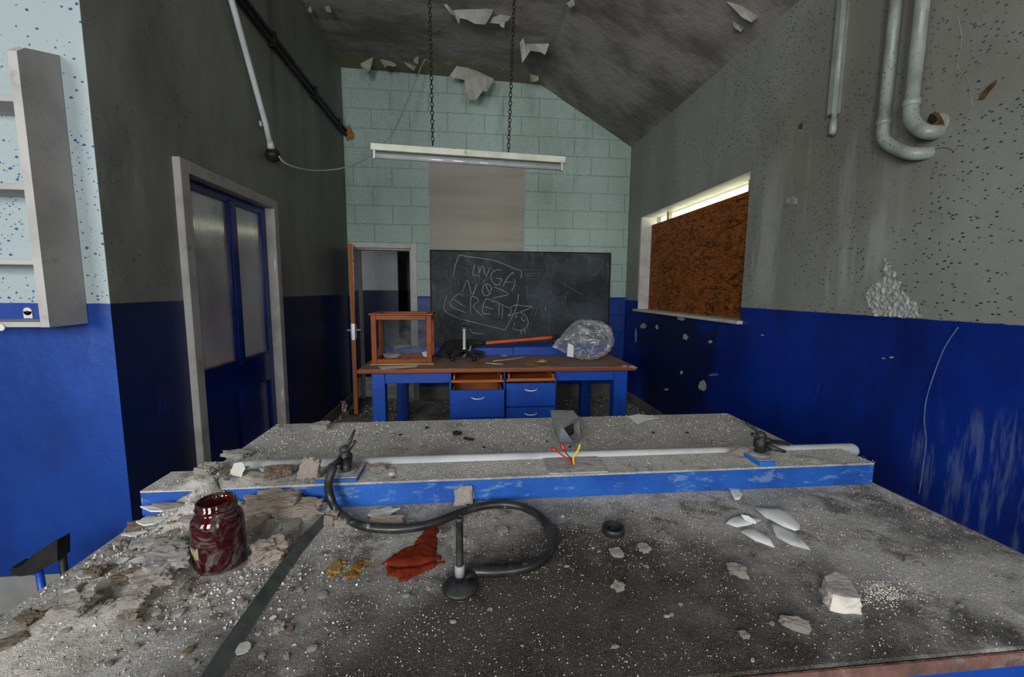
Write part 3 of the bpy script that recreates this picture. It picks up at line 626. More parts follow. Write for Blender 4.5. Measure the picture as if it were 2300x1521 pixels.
obj('inside', prism([K[k] + Vector((-.01, .047, 0)) + (K['E'] + K['B'] + K['Cc'] + K['Fv'] - 4 * K[k]) * .055 for k in rim], (0, .002, 0)), 'box_inside', ob)
obj('side_plate', prism([K[k] for k in ('D', 'E', 'B', 'A')], (0, .003, 0)), 'steel_blue', ob)
wr = thing('wire_ends', 'cut red and yellow wire ends sticking up from the ledge plate below the socket box', 'wires', Vector((at(1283, 1036, Z=LZ).x, 1.235, LZ + .004)))
w0 = wr.location.copy()
def wire(pts, r, mat, nm): obj(nm, tube(spline([w0] + [at(x_, y_, Y=yy) for x_, y_, yy in pts], 5), r, 10), mat, wr)
wire([(1277, 1032, 1.235), (1262, 1022, 1.24), (1252, 1015, 1.245)], .0028, 'wire_red', 'wire')
wire([(1288, 1027, 1.235), (1298, 1012, 1.24), (1303, 998, 1.245)], .0032, 'wire_yellow', 'wire')
wire([(1280, 1028, 1.24), (1272, 1019, 1.245), (1269, 1013, 1.25)], .002, 'black_plastic', 'wire')
for a, b_ in (((1250, 1013), (1238, 1006)), ((1268, 1012), (1261, 996))):
    p, q = at(*a, Y=1.245), at(*b_, Y=1.255); obj('connector', tube([p, p.lerp(q, .2), p.lerp(q, .8), q], [.004, .0058, .0058, .004], 10), 'wire_red', wr)
# ------------------------------------------------------------------ dust heaps (heightfields on the bench and ledge)
HE = [(440, 1150, .060, .062), (505, 1148, .060, .062), (420, 1185, .07, .03), (560, 1165, .06, .022), (630, 1160, .06, .022), (690, 1165, .045, .018), (400, 1230, .09, .018), (395, 1290, .055, .020), (340, 1330, .055, .018),
      (300, 1375, .05, .014), (170, 1400, .04, .012), (250, 1300, .08, .012), (605, 1265, .035, .012), (80, 1420, .06, .010), (150, 1470, .10, .007), (200, 1350, .07, .010), (860, 1170, .05, .005)]
HE = [(P(a, b_), r, h) for a, b_, r, h in HE]
def dustH(x_, y_):
    h = -.0045 + .0035 * nz((x_, y_, 0), 6) + .0025 * nz((x_, y_, 3), 19) + .0012 * nz((x_, y_, 7), 60)
    for p, r, hh in HE:
        d2_ = ((x_ - p.x) ** 2 + (y_ - p.y) ** 2) / (r * r)
        if d2_ < 9: h += hh * math.exp(-d2_) * (1 + .5 * nz((x_, y_, 11), 16) + .25 * nz((x_, y_, 5), 45))
    e_ = min(1, max(0, (x_ - L0) / .035)) * min(1, max(0, (y_ - Y0) / .02)) * min(1, max(0, (L1 - x_) / .02))
    return h * e_ - (1 - e_) * .002
def field(name, x0, x1, y0, y1, zb, fn, nx, ny, mat, label, cat):
    bm = bmesh.new(); g = {}
    for i in range(nx + 1):
        for j in range(ny + 1):
            xx, yy = x0 + (x1 - x0) * i / nx, y0 + (y1 - y0) * j / ny; h = fn(xx, yy); g[i, j] = (xx, yy, h)
    vv = {}
    def v(i, j):
        if (i, j) not in vv: xx, yy, h = g[i, j]; vv[i, j] = bm.verts.new((xx, yy, zb + max(h, -.001)))
        return vv[i, j]
    for i in range(nx):
        for j in range(ny):
            if max(g[i, j][2], g[i + 1, j][2], g[i, j + 1][2], g[i + 1, j + 1][2]) > 0: bm.faces.new((v(i, j), v(i + 1, j), v(i + 1, j + 1), v(i, j + 1))).smooth = True
    o = obj(name, bm, mat); tag(o, label, cat, kind='stuff'); return o
field('plaster_dust', L0 + .001, L1 - .001, Y0 + .001, 1.30, BT, lambda a, b_: dustH(a, b_) if b_ < LY0 + .001 or dustH(a, b_) > .073 else -1, 230, 110, 'dust_heap', 'drifts of pale plaster dust heaped on the near half of the bench', 'dust')
LE = [(440, 1085, .05, .018), (500, 1085, .05, .018), (560, 1072, .05, .012), (650, 1068, .04, .008), (805, 1045, .035, .014), (850, 1050, .03, .008), (1670, 1030, .025, .010), (1800, 1030, .04, .008), (1835, 1036, .02, .008), (1560, 1040, .05, .004), (1300, 1045, .04, .003)]
LE = [(at(a, b_, Z=LZ), r, h) for a, b_, r, h in LE]
def ledgeH(x_, y_):
    h = -.0030 + .0022 * nz((x_, y_, 1), 11) + .0014 * nz((x_, y_, 4), 40)
    for p, r, hh in LE:
        d2_ = ((x_ - p.x) ** 2 + (y_ - p.y) ** 2) / (r * r)
        if d2_ < 9: h += hh * math.exp(-d2_) * (1 + .6 * nz((x_, y_, 9), 30))
    e_ = min(1, max(0, (y_ - LY0) / .008))
    return h * e_ - (1 - e_) * .002
field('plaster_dust', L0, L1 - .02, LY0 - .002, LY1, LZ, ledgeH, 260, 16, 'dust_heap', 'thin drifts of pale plaster dust along the top of the service ledge', 'dust')
def zs(x_, y_):
    """height of the resting surface on the bench"""
    if LY0 <= y_ <= LY1: return LZ + max(0, ledgeH(x_, y_))
    return BT + (max(0, dustH(x_, y_)) if y_ < LY0 else 0)
# powders
def powder(px, mat, label, h0, cen=None, cr=False):
    pts = [P(x_, y_) for x_, y_ in px]; xs_ = [p.x for p in pts]; ys_ = [p.y for p in pts]
    def inside(x_, y_):
        c_ = False; dm = 9
        for i in range(len(pts)):
            a, b_ = pts[i], pts[(i + 1) % len(pts)]
            if (a.y > y_) != (b_.y > y_) and x_ < (b_.x - a.x) * (y_ - a.y) / (b_.y - a.y) + a.x: c_ = not c_
            ab = Vector((b_.x - a.x, b_.y - a.y)); t = max(0, min(1, ((x_ - a.x) * ab.x + (y_ - a.y) * ab.y) / ab.length_squared))
            dm = min(dm, math.hypot(x_ - a.x - ab.x * t, y_ - a.y - ab.y * t))
        return dm if c_ else -dm
    def fn(x_, y_):
        d = inside(x_, y_) + .010 * nz((x_, y_, 2), 60) + .006 * nz((x_, y_, 6), 150)
        h = min(h0, .002 + d * .16) if d > 0 else d + (.0012 * nz((x_, y_, 8), 90) if d > 0 else 0)
        if cr and d > 0: h -= .0045 * math.exp(-((y_ - crv(x_)) / .006) ** 2)
        return h
    crv = lambda x_: P(925, 1270).y + .01 * math.sin((x_ + .1) * 40)
    return field('spilt_powder', min(xs_) - .02, max(xs_) + .02, min(ys_) - .02, max(ys_) + .02, BT + .0012, fn, 90, 80, mat, label, 'powder')
g7 = lambda q: [(700 + a / 2.449, 900 + b_ / 2.449) for a, b_ in q]
powder(g7([(385, 890), (560, 795), (630, 710), (745, 655), (690, 700), (680, 790), (690, 850), (725, 890), (640, 930), (540, 990), (470, 985), (420, 935)]), 'powder_red', 'spilt brick-red powder on the bench beside the hose', .010, cr=True)
powder(g7([(92, 930), (150, 872), (178, 900), (165, 935), (105, 965)]), 'powder_yellow', 'small spill of yellow crystals left of the red powder', .0025)
powder(g7([(190, 970), (235, 905), (292, 880), (270, 935), (222, 972)]), 'powder_ochre', 'small spill of ochre powder between the yellow crystals and the red powder', .004)
# ------------------------------------------------------------------ rubble
def rock_me(seed, sub=1, flat=.6, rough=.25):
    rnd = random.Random(seed); bm = bmesh.new(); bmesh.ops.create_icosphere(bm, subdivisions=sub, radius=1)
    o_ = Vector((rnd.uniform(0, 50), rnd.uniform(0, 50), rnd.uniform(0, 50)))
    for v in bm.verts:
        v.co = Vector((max(-.72, min(.72, v.co.x)), max(-.72, min(.72, v.co.y)), max(-.6, min(.6, v.co.z)))) * 1.3
        v.co *= 1 + rough * noise.noise(v.co * 1.3 + o_) + rough * .6 * noise.noise(v.co * 3.1 + o_) + ((rough * .5 * noise.noise(v.co * 7 + o_) + rough * .3 * noise.noise(v.co * 16 + o_)) if sub > 2 else 0)
        v.co.z *= flat
    z0 = min(v.co.z for v in bm.verts)
    for v in bm.verts: v.co.z -= z0
    return mesh(bm)
def flake_me(seed, curl=.1, th=.05, n=9):
    rnd = random.Random(seed); bm = bmesh.new(); a = []
    rr = [rnd.uniform(.62, 1.08) for _ in range(n)]
    for s in (0, 1):
        ring = []; cv = bm.verts.new((0, 0, s * th))
        for i in range(n):
            t = i * 2 * math.pi / n; x_, y_ = rr[i] * math.cos(t), rr[i] * math.sin(t); ring.append(bm.verts.new((x_, y_, s * th + curl * x_ * x_)))
        a.append((cv, ring))
    for i in range(n):
        j = (i + 1) % n
        bm.faces.new((a[0][0], a[0][1][j], a[0][1][i])); bm.faces.new((a[1][0], a[1][1][i], a[1][1][j])); bm.faces.new((a[0][1][i], a[0][1][j], a[1][1][j], a[1][1][i]))
    return mesh(bm)
def place(o, x_, y_, z_, sx, sy, sz, rz, tilt=(0, 0)):
    o.location = (x_, y_, z_); o.scale = (sx, sy, sz); o.rotation_euler = (tilt[0], tilt[1], rz)
def pxm(px, py, z_=BT):  # metres per pixel at that point
    return (P(px + 1, py, z_) - P(px, py, z_)).length
sd = [100]
def chunk(px, py, wpx, hpx, mat, label, z_=None, rz=None, tilt=(0, 0), name='plaster_chunk', flat=.6, asp=1.0, kind='rock', surf=BT, lift=0, cat='rubble'):
    sd[0] += 1; p = P(px, py, surf); zz = surf if z_ is None else z_
    if z_ is None: zz = zs(p.x, p.y) if surf in (BT, LZ) else surf
    s = pxm(px, py, surf) * wpx / 2
    me = rock_me(sd[0], 4, flat, .34) if kind == 'rock' else flake_me(sd[0], .12, .07, 11)
    o = obj(name, me, mat); tag(o, label, cat)
    place(o, p.x, p.y, zz - (.0015 if kind == 'rock' else -.0005) + lift, s, s * asp, s * (hpx / wpx) * 1.6 if kind == 'rock' else s, random.uniform(-.5, .5) if rz is None else rz, tilt)
    return o
B = BT
# left heap, named pieces
chunk(192, 1314, 46, 10, 'peel_white', 'white curved paint flake near the left edge of the bench, largest there', kind='flake', name='paint_flake', asp=.75, tilt=(-.25, .2), lift=.012, cat='paint flake')
chunk(160, 1346, 42, 10, 'peel_white', 'white flake just in front of the larger white flake at the left edge', kind='flake', name='paint_flake', asp=.6, lift=.006, tilt=(.2, .1), cat='paint flake')
chunk(273, 1277, 30, 10, 'peel_white', 'small white paint flake on the bench left of the jar base', kind='flake', name='paint_flake', asp=.8, lift=.006, cat='paint flake')
chunk(302, 1206, 48, 10, 'peel_white', 'long narrow white flake lying along the left bench edge', kind='flake', name='paint_flake', asp=.5, lift=.006, rz=.1, cat='paint flake')
chunk(172, 1397, 62, 34, 'plaster_pale', 'pale lump of plaster nearest the left front corner of the bench', flat=.5)
chunk(66, 1404, 50, 16, 'board_brown', 'brown scrap of board at the far left of the bench', asp=.7, name='board_scrap')
chunk(22, 1455, 62, 14, 'board_brown', 'long brown scrap of board at the front left corner of the bench', asp=.5, rz=.6, name='board_scrap')
chunk(218, 1303, 36, 22, 'board_brown', 'tan crumpled scrap behind the white flake at the left edge', name='board_scrap')
chunk(284, 1322, 52, 22, 'board_brown', 'dark brown scrap of board in the middle of the left heap', name='board_scrap', asp=.6, rz=.4)
chunk(367, 1262, 70, 26, 'plaster_grey', 'grey dusty slab of plaster just left of the jar', asp=1.1)
chunk(382, 1296, 80, 30, 'plaster_grey', 'grey dusty slab of plaster in front of the jar, left side', asp=1.2, rz=.5)
chunk(345, 1335, 70, 26, 'plaster_pale', 'broken pale slab at the middle of the plaster ridge', asp=1.0, rz=.6)
chunk(312, 1372, 55, 24, 'plaster_pale', 'broken pale lump at the front end of the plaster ridge', asp=.9)
chunk(290, 1402, 34, 16, 'plaster_pink', 'small pinkish lump at the tip of the plaster ridge')
chunk(606, 1255, 66, 40, 'plaster_pink', 'pinkish lump of plaster standing alone right of the jar')
chunk(575, 1262, 30, 16, 'plaster_pink', 'small pinkish crumb leaning on the lump right of the jar')
chunk(542, 1131, 40, 40, 'peel_paint', 'tan round flake leaning on the ledge behind the jar', kind='flake', name='paint_flake', tilt=(1.25, 0), lift=.02, rz=0, cat='paint flake')
chunk(612, 1165, 110, 36, 'plaster_pink', 'long pinkish plaster slab lying against the ledge behind the jar', asp=.55, rz=.1)
chunk(676, 1166, 86, 30, 'plaster_pink', 'pinkish plaster slab beside the end of the dark strip', asp=.5, rz=.15)
chunk(640, 1150, 60, 30, 'plaster_pink', 'pinkish plaster lump on top of the slabs behind the jar', asp=.6, lift=.012)
chunk(697, 1140, 44, 50, 'plaster_pink', 'upright cracked plaster lump leaning on the blue ledge left of the hose', asp=.5, tilt=(-.3, 0), lift=.012)
chunk(730, 1152, 62, 10, 'peel_white', 'white flake tucked under the hose beside the ledge', kind='flake', name='paint_flake', asp=.6, lift=.008, tilt=(.2, .1), rz=-.3, cat='paint flake')
chunk(745, 1176, 26, 30, 'plaster_pink', 'small orange-pink lump between the dark strip and the hose')
chunk(772, 1176, 34, 20, 'plaster_pale', 'pale crumbly lump under the hose where it meets the bench')
chunk(860, 1158, 74, 10, 'peel_paint', 'grey flat flake against the ledge inside the bend of the hose', kind='flake', name='paint_flake', asp=.6, lift=.006, cat='paint flake', rz=.2)
chunk(870, 1176, 70, 14, 'plaster_pink', 'narrow pinkish plaster strip in front of the grey flake by the hose', asp=.3, rz=.1)
chunk(1043, 1135, 40, 48, 'plaster_pale', 'upright pale chip of plaster leaning on the ledge behind the burner', asp=.5, tilt=(-.3, 0))
for i, (a, b_, l_) in enumerate(((360, 1168, 'topmost'), (390, 1176, 'middle'), (345, 1184, 'lowest'))):
    chunk(a, b_, 92, 12, 'peel_white' if i != 1 else 'plaster_pale', l_ + ' of three thin white layered flakes at the left end of the ledge', kind='flake', name='paint_flake', asp=.35, lift=.018 - i * .006, rz=-.15 + .1 * i, cat='paint flake')
for i, (a, b_, w_, h_2, mt, lb) in enumerate(((440, 1196, 60, 12, 'plaster_pale', 'thin pale slab against the left flank of the jar'), (330, 1232, 56, 12, 'plaster_grey', 'thin grey slab left of the jar near the bench edge'), (250, 1330, 44, 14, 'plaster_pale', 'thin pale slab beside the dark brown scrap in the left heap'), (225, 1360, 40, 14, 'plaster_pink', 'thin pinkish slab in front of the white flakes at the left'), (120, 1372, 46, 14, 'plaster_pale', 'thin pale slab near the bench edge behind the pale corner lump'), (575, 1190, 60, 16, 'plaster_pink', 'thin pinkish slab right behind the jar'), (660, 1185, 46, 10, 'plaster_pale', 'thin pale slab between the plaster slabs and the dark strip'), (415, 1330, 34, 12, 'plaster_pink', 'small pinkish slab in front of the jar'))):
    chunk(a, b_, w_, h_2, mt, lb, asp=.6, rz=.3 * i)
chunk(318, 1185, 50, 16, 'board_brown', 'brown flat scrap on the bench edge below the left end of the ledge', asp=.5, name='board_scrap')
# on the ledge
def lc(px, py, wpx, hpx, mat, label, **k): return chunk(px, py, wpx, hpx, mat, label, surf=LZ, **k)
lc(423, 1042, 84, 20, 'plaster_pink', 'pinkish slab of plaster at the left rear end of the ledge', asp=.5, rz=.2)
lc(500, 1044, 72, 22, 'board_red', 'reddish-brown slab of plaster on the ledge where the grey pipe begins', asp=.45, rz=-.05)
lc(455, 1050, 60, 12, 'plaster_pale', 'thin pale chip between the pinkish and reddish slabs on the ledge', asp=.4)
lc(466, 1072, 36, 24, 'plaster_pale', 'rounded pale lump on the left part of the ledge', flat=.7)
lc(424, 1075, 30, 12, 'plaster_pale', 'flat pale chip left of the rounded lump on the ledge')
lc(628, 1070, 54, 24, 'board_brown', 'brown block of board tilted on the ledge left of the tap', asp=.6, rz=.4, name='board_scrap', tilt=(.2, 0))
lc(597, 1062, 38, 8, 'peel_white', 'narrow white flake beside the brown block on the ledge', kind='flake', name='paint_flake', asp=.35, rz=-.3, cat='paint flake', lift=.004)
lc(540, 1070, 40, 8, 'plaster_pale', 'pale flat chip in the middle of the ledge rubble', kind='flake', asp=.6, lift=.004)
lc(505, 1066, 42, 14, 'board_brown', 'brown chip behind the rounded lump on the ledge', asp=.5, name='board_scrap')
lc(815, 1040, 52, 30, 'plaster_pale', 'pale crumbling lump of plaster right of the left tap', asp=.7)
lc(848, 1056, 34, 14, 'plaster_pink', 'small pinkish lumps right of the left tap block', asp=.7)
lc(1664, 1022, 40, 20, 'plaster_pink', 'pinkish lump of plaster against the right tap block', asp=.6, rz=-.4)
lc(1453, 1020, 16, 22, 'plaster_pale', 'small white cube of plaster on the rear edge of the ledge', flat=.9)
# rear half of the bench
R2 = 'on the rear half of the bench'
chunk(532, 1026, 58, 14, 'plaster_grey', 'grey slab of plaster at the left edge behind the ledge', asp=.5, surf=BT + .0001, z_=BT)
chunk(722, 963, 34, 16, 'plaster_pale', 'pale lump at the left of the rear half of the bench', z_=BT)
chunk(1027, 976, 18, 8, 'charred', 'small black chip in the middle of the rear half of the bench', z_=BT, name='burnt_chip')
chunk(1052, 988, 26, 5, 'charred', 'black splinter in the middle of the rear half of the bench', z_=BT, asp=.3, name='burnt_chip')
pp = [(1411, 936), (1432, 932), (1460, 933), (1480, 940), (1448, 945), (1432, 953), (1420, 944)]
def sheet(name, px, z_, mat, label, cat, th=.0012, warp=.004, tilt=0):
    pts = []
    for i, (x_, y_) in enumerate(px):
        p = P(x_, y_, z_); p.z += warp * (.5 + .5 * math.sin(i * 2.1)); pts.append(p)
    o = obj(name, prism(pts, (0, 0, -th)), mat); tag(o, label, cat); return o
sheet('paper_scrap', pp, BT + .002, 'paper_white', 'torn white paper at the back edge of the bench right of the socket box', 'paper')
# right: white flakes and big chunk
g8 = lambda q: [(1450 + a / 2.449, 900 + b_ / 2.449) for a, b_ in q]
def curved(px, z_, label, hump=.010):
    pts = [P(x_, y_, z_) for x_, y_ in px]; c_ = sum(pts, Vector()) / len(pts); bm = bmesh.new(); n_ = len(pts)
    t_, b_ = [], []
    inner = [c_.lerp(p, .5) for p in pts]
    def up(p, h): return p + Vector((0, 0, h))
    for s, off in ((t_, .0015), (b_, 0)):
        s.append([bm.verts.new(up(p, off + (.002 if i % 3 else .007))) for i, p in enumerate(pts)]); s.append([bm.verts.new(up(p, off + hump * .8)) for p in inner]); s.append([bm.verts.new(up(c_, off + hump))])
    for s in (t_, b_):
        for i in range(n_):
            j = (i + 1) % n_; bm.faces.new((s[0][i], s[0][j], s[1][j], s[1][i])).smooth = True; bm.faces.new((s[1][i], s[1][j], s[2][0])).smooth = True
    for i in range(n_): j = (i + 1) % n_; bm.faces.new((t_[0][i], t_[0][j], b_[0][j], b_[0][i]))
    o = obj('paint_flake', bm, 'peel_white'); tag(o, label, 'paint flake', 'curled white flakes on the right of the bench'); return o
curved(g8([(595, 600), (650, 588), (735, 588), (775, 620), (850, 690), (845, 715), (820, 732), (740, 692), (660, 650)]), BT, 'largest curled white paint flake, the farthest of the cluster at right')
curved(g8([(665, 665), (740, 692), (830, 740), (905, 838), (800, 800), (720, 755)]), BT, 'pointed white paint flake nearest the big plaster chunk in the cluster at right', .006)
curved(g8([(520, 735), (580, 697), (640, 738), (665, 745), (710, 815), (600, 775)]), BT, 'white folded paint flake at the front of the cluster at right', .009)
curved(g8([(443, 690), (480, 640), (560, 628), (635, 672), (570, 690), (500, 702)]), BT, 'white paint flake at the left of the cluster at right', .007)
curved(g8([(450, 487), (525, 485), (532, 520), (515, 558), (490, 550)]), BT, 'single white flake right below the blue ledge', .005)
o = chunk(1680, 1178, 36, 30, 'peel_white', 'small upright white flake standing on the left flake of the cluster at right', kind='flake', name='paint_flake', asp=.5, tilt=(.9, .3), lift=.014, cat='paint flake')
# big chunk: flat painted top, broken sides
tp = [P(x_, y_, BT + .030) for x_, y_ in g8([(985, 975), (1045, 945), (1120, 982), (1182, 1090), (1100, 1085), (1030, 1068), (1000, 1030)])]
bt = [Vector((p.x, p.y, BT)) + (p - sum(tp, Vector()) / 7).normalized() * .006 for p in tp]
big = thing('plaster_chunk', 'largest plaster chunk on the right of the bench, grey flat top and broken pale sides', 'rubble', Vector((sum(p.x for p in tp) / 7, sum(p.y for p in tp) / 7, BT)))
bm = bmesh.new(); rings = []
for t in range(6):
    f_ = t / 5; rg = []
    for i in range(7):
        for s in range(3):
            p = tp[i].lerp(tp[(i + 1) % 7], s / 3); q = bt[i].lerp(bt[(i + 1) % 7], s / 3); v = p.lerp(q, f_); d = Vector((v.x - big.location.x, v.y - big.location.y, 0)).normalized()
            v = v + d * (.006 * nz(v, 70) + .004 * nz(v, 160)) * (0 if t == 0 else 1); rg.append(bm.verts.new(v))
    rings.append(rg)
for a, b_ in zip(rings, rings[1:]):
    for k in range(len(a)): bm.faces.new((a[k], a[(k + 1) % len(a)], b_[(k + 1) % len(a)], b_[k]))
bm.faces.new(rings[0]); bm.faces.new(rings[-1][::-1]); bmesh.ops.triangulate(bm, faces=[f for f in bm.faces if len(f.verts) > 4]); obj('plaster_core', bm, 'plaster_pale', big)
obj('painted_skin', prism([p + Vector((0, 0, .0004)) for p in tp], (0, 0, .0018)), 'plaster_grey', big)
chunk(1656, 1288, 34, 20, 'plaster_pale', 'pale plaster lump left of the largest chunk on the right')
chunk(1784, 1408, 52, 20, 'plaster_pale', 'elongated pale plaster lump near the front right of the bench', asp=.5, rz=-.5)
chunk(1671, 1429, 17, 12, 'plaster_pale', 'small white nub left of the elongated lump near the front right')
chunk(1447, 1236, 22, 14, 'plaster_pale', 'small white lump in front of the black cap')
chunk(1127, 1193, 20, 10, 'plaster_pink', 'small pinkish chip inside the hose loop')
chunk(1385, 1245, 26, 10, 'plaster_pale', 'little pile of pale crumbs below the black cap')
chunk(2050, 1268, 24, 14, 'plaster_pale', 'small pale lump right of the largest chunk')
chunk(1388, 1322, 22, 14, 'plaster_pale', 'small pale lump right of the burner in front of the hose')
chunk(627, 1414, 20, 18, 'plaster_pale', 'small pale lump right of the dark strip near the front edge')
chunk(548, 1460, 44, 8, 'peel_paint', 'grey flat flake beside the dark strip near the front edge', kind='flake', asp=.8, lift=.002, name='paint_flake', cat='paint flake')
# scattered chips, one object each
rock_lib = [rock_me(900 + i, 1, .6, .3) for i in range(8)]; flake_lib = [flake_me(950 + i, .1, .10, 8) for i in range(6)]
lib = {}
LOOK = dict(plaster_pale='pale', plaster_pink='pinkish', plaster_grey='grey', peel_white='white', board_brown='brown', charred='black')
def where(x_, y_, part):
    if part == 'near':
        if x_ < jp.x - .06: return 'at the left edge of the bench ' + ('beside the jar' if y_ > .9 else 'in front of the jar')
        if x_ < -.42: return 'just ' + ('behind' if y_ > jp.y else 'in front of') + ' the red-brown jar'
        if x_ < -.12: return 'right of the jar by the ' + ('hose' if y_ > 1.0 else 'dark strip')
        if x_ < .25: return 'inside the hose loop' if y_ > .85 else 'in front of the burner'
        if x_ < .75: return 'around the black cap' if y_ > .85 else 'at the front right of the burner'
        return 'right of the white flakes' if y_ > .85 else 'near the largest plaster chunk'
    seg = ['left end', 'left part', 'middle', 'right part', 'right end'][min(4, int((x_ - L0) / (L1 - L0) * 5))]
    return 'on the %s of the %s' % (seg, 'service ledge' if part == 'ledge' else 'bench behind the ledge')
def small(name, kind, mat, x_, y_, z_, s, label, group):
    if label in ('near', 'ledge', 'rear'):
        label = '%s %s plaster %s %s' % ('tiny' if s < .0055 else 'small', LOOK[mat], 'crumb' if kind == 'rock' else 'sliver', where(x_, y_, label))
    key = (kind, mat)
    src = rock_lib if kind == 'rock' else flake_lib; i = random.randrange(len(src))
    if (key, i) not in lib:
        me = src[i].copy(); me.materials.clear(); me.materials.append(MATS[mat]); lib[key, i] = me
    o = bpy.data.objects.new(name, lib[key, i]); C.objects.link(o)
    place(o, x_, y_, z_ - (.12 * s if kind == 'rock' else 0), s, s * random.uniform(.5, 1), s * random.uniform(.6, 1), random.uniform(0, 6.28), (random.uniform(-.25, .25), random.uniform(-.25, .25)) if kind == 'flake' else (0, 0))
    tag(o, label, 'rubble', group); return o
rg = random.Random(5)
for i in range(290):                       # left heap is dense
    if i < 205:
        p = P(rg.gauss(380, 190), rg.gauss(1260, 90)); 
    else: p = P(rg.uniform(120, 2250), rg.uniform(1130, 1500))
    if not (L0 + .01 < p.x < L1 - .02 and Y0 + .01 < p.y < LY0 - .01): continue
    if (p.x - jp.x) ** 2 + (p.y - jp.y) ** 2 < .065 ** 2: continue
    s = rg.uniform(.004, .011) if i < 205 else rg.uniform(.003, .0065)
    k = rg.choice(['rock', 'rock', 'flake']); mt = rg.choice(['plaster_pale', 'plaster_pink', 'plaster_pale', 'peel_white' if k == 'flake' else 'plaster_grey', 'board_brown' if i < 205 else 'plaster_pale'])
    small('plaster_chip', k, mt, p.x, p.y, zs(p.x, p.y) + (.001 if k == 'flake' else 0), s, 'near', 'loose plaster chips on the near half of the bench')
for i in range(80):
    p = at(rg.uniform(330, 900) if i < 55 else rg.uniform(900, 1900), rg.uniform(1035, 1085), Z=LZ)
    y_ = rg.uniform(LY0 + .012, LY1 - .01)
    if not L0 + .02 < p.x < L1 - .04: continue
    if min(abs(p.x - tapL.location.x), abs(p.x - tapR.location.x)) < .07: continue
    s = rg.uniform(.003, .010) if i < 55 else rg.uniform(.002, .005); k = rg.choice(['rock', 'flake'])
    small('plaster_chip', k, rg.choice(['plaster_pale', 'plaster_pink', 'plaster_grey', 'peel_white', 'board_brown']), p.x, y_, zs(p.x, y_) + .0006, s, 'ledge', 'loose plaster chips on the service ledge')
for i in range(90):
    p = P(rg.uniform(560, 1780), rg.uniform(945, 1020))
    if not (L0 + .03 < p.x < L1 - .04 and 1.37 < p.y < Y1 - .02): continue
    s = rg.uniform(.003, .009)
    small('plaster_chip', rg.choice(['rock', 'flake']), rg.choice(['plaster_pale', 'plaster_pale', 'plaster_pink', 'charred']), p.x, p.y, BT, s, 'rear', 'loose plaster chips on the rear half of the bench')
def crumbs(name, n, gen, label, mat='plaster_pale', smin=.0004, smax=.0019):
    vs, fs = [], []
    base = [Vector(v) for v in ((1, 0, -.4), (-.5, .87, -.4), (-.5, -.87, -.4), (.1, .1, .9))]
    for _ in range(n):
        q = gen()
        if q is None: continue
        x_, y_, z_ = q; s = smin + (smax - smin) * rg.random() ** 3; rz = Matrix.Rotation(rg.uniform(0, 6.28), 3, 'Z') @ Matrix.Rotation(rg.uniform(-.6, .6), 3, 'X'); k = len(vs)
        for v in base: vs.append(rz @ v * s + Vector((x_, y_, z_ + s * .3)))
        fs += [(k, k + 2, k + 1), (k, k + 1, k + 3), (k + 1, k + 2, k + 3), (k + 2, k, k + 3)]
    me = bpy.data.meshes.new(name); me.from_pydata(vs, [], fs); o = obj(name, me, mat); tag(o, label, 'crumbs', kind='stuff')
def gb():
    x_, y_ = rg.uniform(L0 + .01, L1 - .01), rg.uniform(Y0 + .01, LY0 - .003)
    if nz((x_, y_, 20), 5) + .7 * nz((x_, y_, 21), 14) < rg.uniform(-.9, .45): return None
    if x_ > -.2 and y_ < .9 and rg.random() < .4: return None
    return x_, y_, zs(x_, y_)
def gl():
    x_, y_ = L0 + (L1 - L0) * rg.random(), rg.uniform(LY0 + .004, LY1 - .003); return (x_, y_, zs(x_, y_)) if nz((x_, y_, 25), 8) > rg.uniform(-.7, .5) else None
def gr():
    x_, y_ = rg.uniform(L0 + .01, L1 - .01), rg.uniform(1.345, Y1 - .005); return (x_, y_, BT) if nz((x_, y_, 29), 6) > rg.uniform(-.8, .5) else None
crumbs('plaster_crumbs', 30000, gb, 'fine pale plaster crumbs strewn over the near half of the bench')
crumbs('plaster_crumbs', 9000, gl, 'fine pale plaster crumbs strewn along the ledge')
crumbs('plaster_crumbs', 14000, gr, 'fine pale plaster crumbs strewn over the rear half of the bench', smax=.0042)
def gh():
    p = P(rg.gauss(400, 170), rg.gauss(1235, 85))
    return (p.x, p.y, zs(p.x, p.y)) if L0 + .01 < p.x < L1 and Y0 + .01 < p.y < LY0 - .004 and (p.x - jp.x) ** 2 + (p.y - jp.y) ** 2 > .0036 else None
crumbs('plaster_grit', 2600, gh, 'coarse pale plaster grit heaped around the jar', 'plaster_pale', .001, .0045)
crumbs('plaster_grit', 900, gh, 'coarse pinkish plaster grit heaped around the jar', 'plaster_pink', .001, .0045)
def near_px(pts, sx, sy):
    def g_():
        a_, b_ = rg.choice(pts); p = P(rg.gauss(a_, sx), rg.gauss(b_, sy)); return p.x, p.y, BT
    return g_
crumbs('powder_grains', 1500, near_px(g7([(470, 900), (560, 850), (640, 760), (660, 720), (600, 930), (540, 960), (690, 880), (720, 670), (430, 900)]), 13, 9), 'loose red grains scattered around the red powder', 'powder_red', .0005, .0018)
crumbs('powder_grains', 420, near_px(g7([(130, 920), (150, 890), (110, 950)]), 10, 6), 'loose yellow grains scattered around the yellow crystals', 'powder_yellow', .0005, .0020)
crumbs('powder_grains', 420, near_px(g7([(230, 930), (270, 900), (320, 915), (205, 965)]), 8, 5), 'loose ochre grains scattered around the ochre powder', 'powder_ochre', .0005, .0018)
def gp():
    p = P(rg.gauss(1985, 38), rg.gauss(1335, 16)); return (p.x, p.y, BT) if p.x < L1 - .01 else None
crumbs('plaster_grit', 900, gp, 'patch of pale plaster granules right of the largest plaster chunk', 'plaster_pale', .0006, .0026)
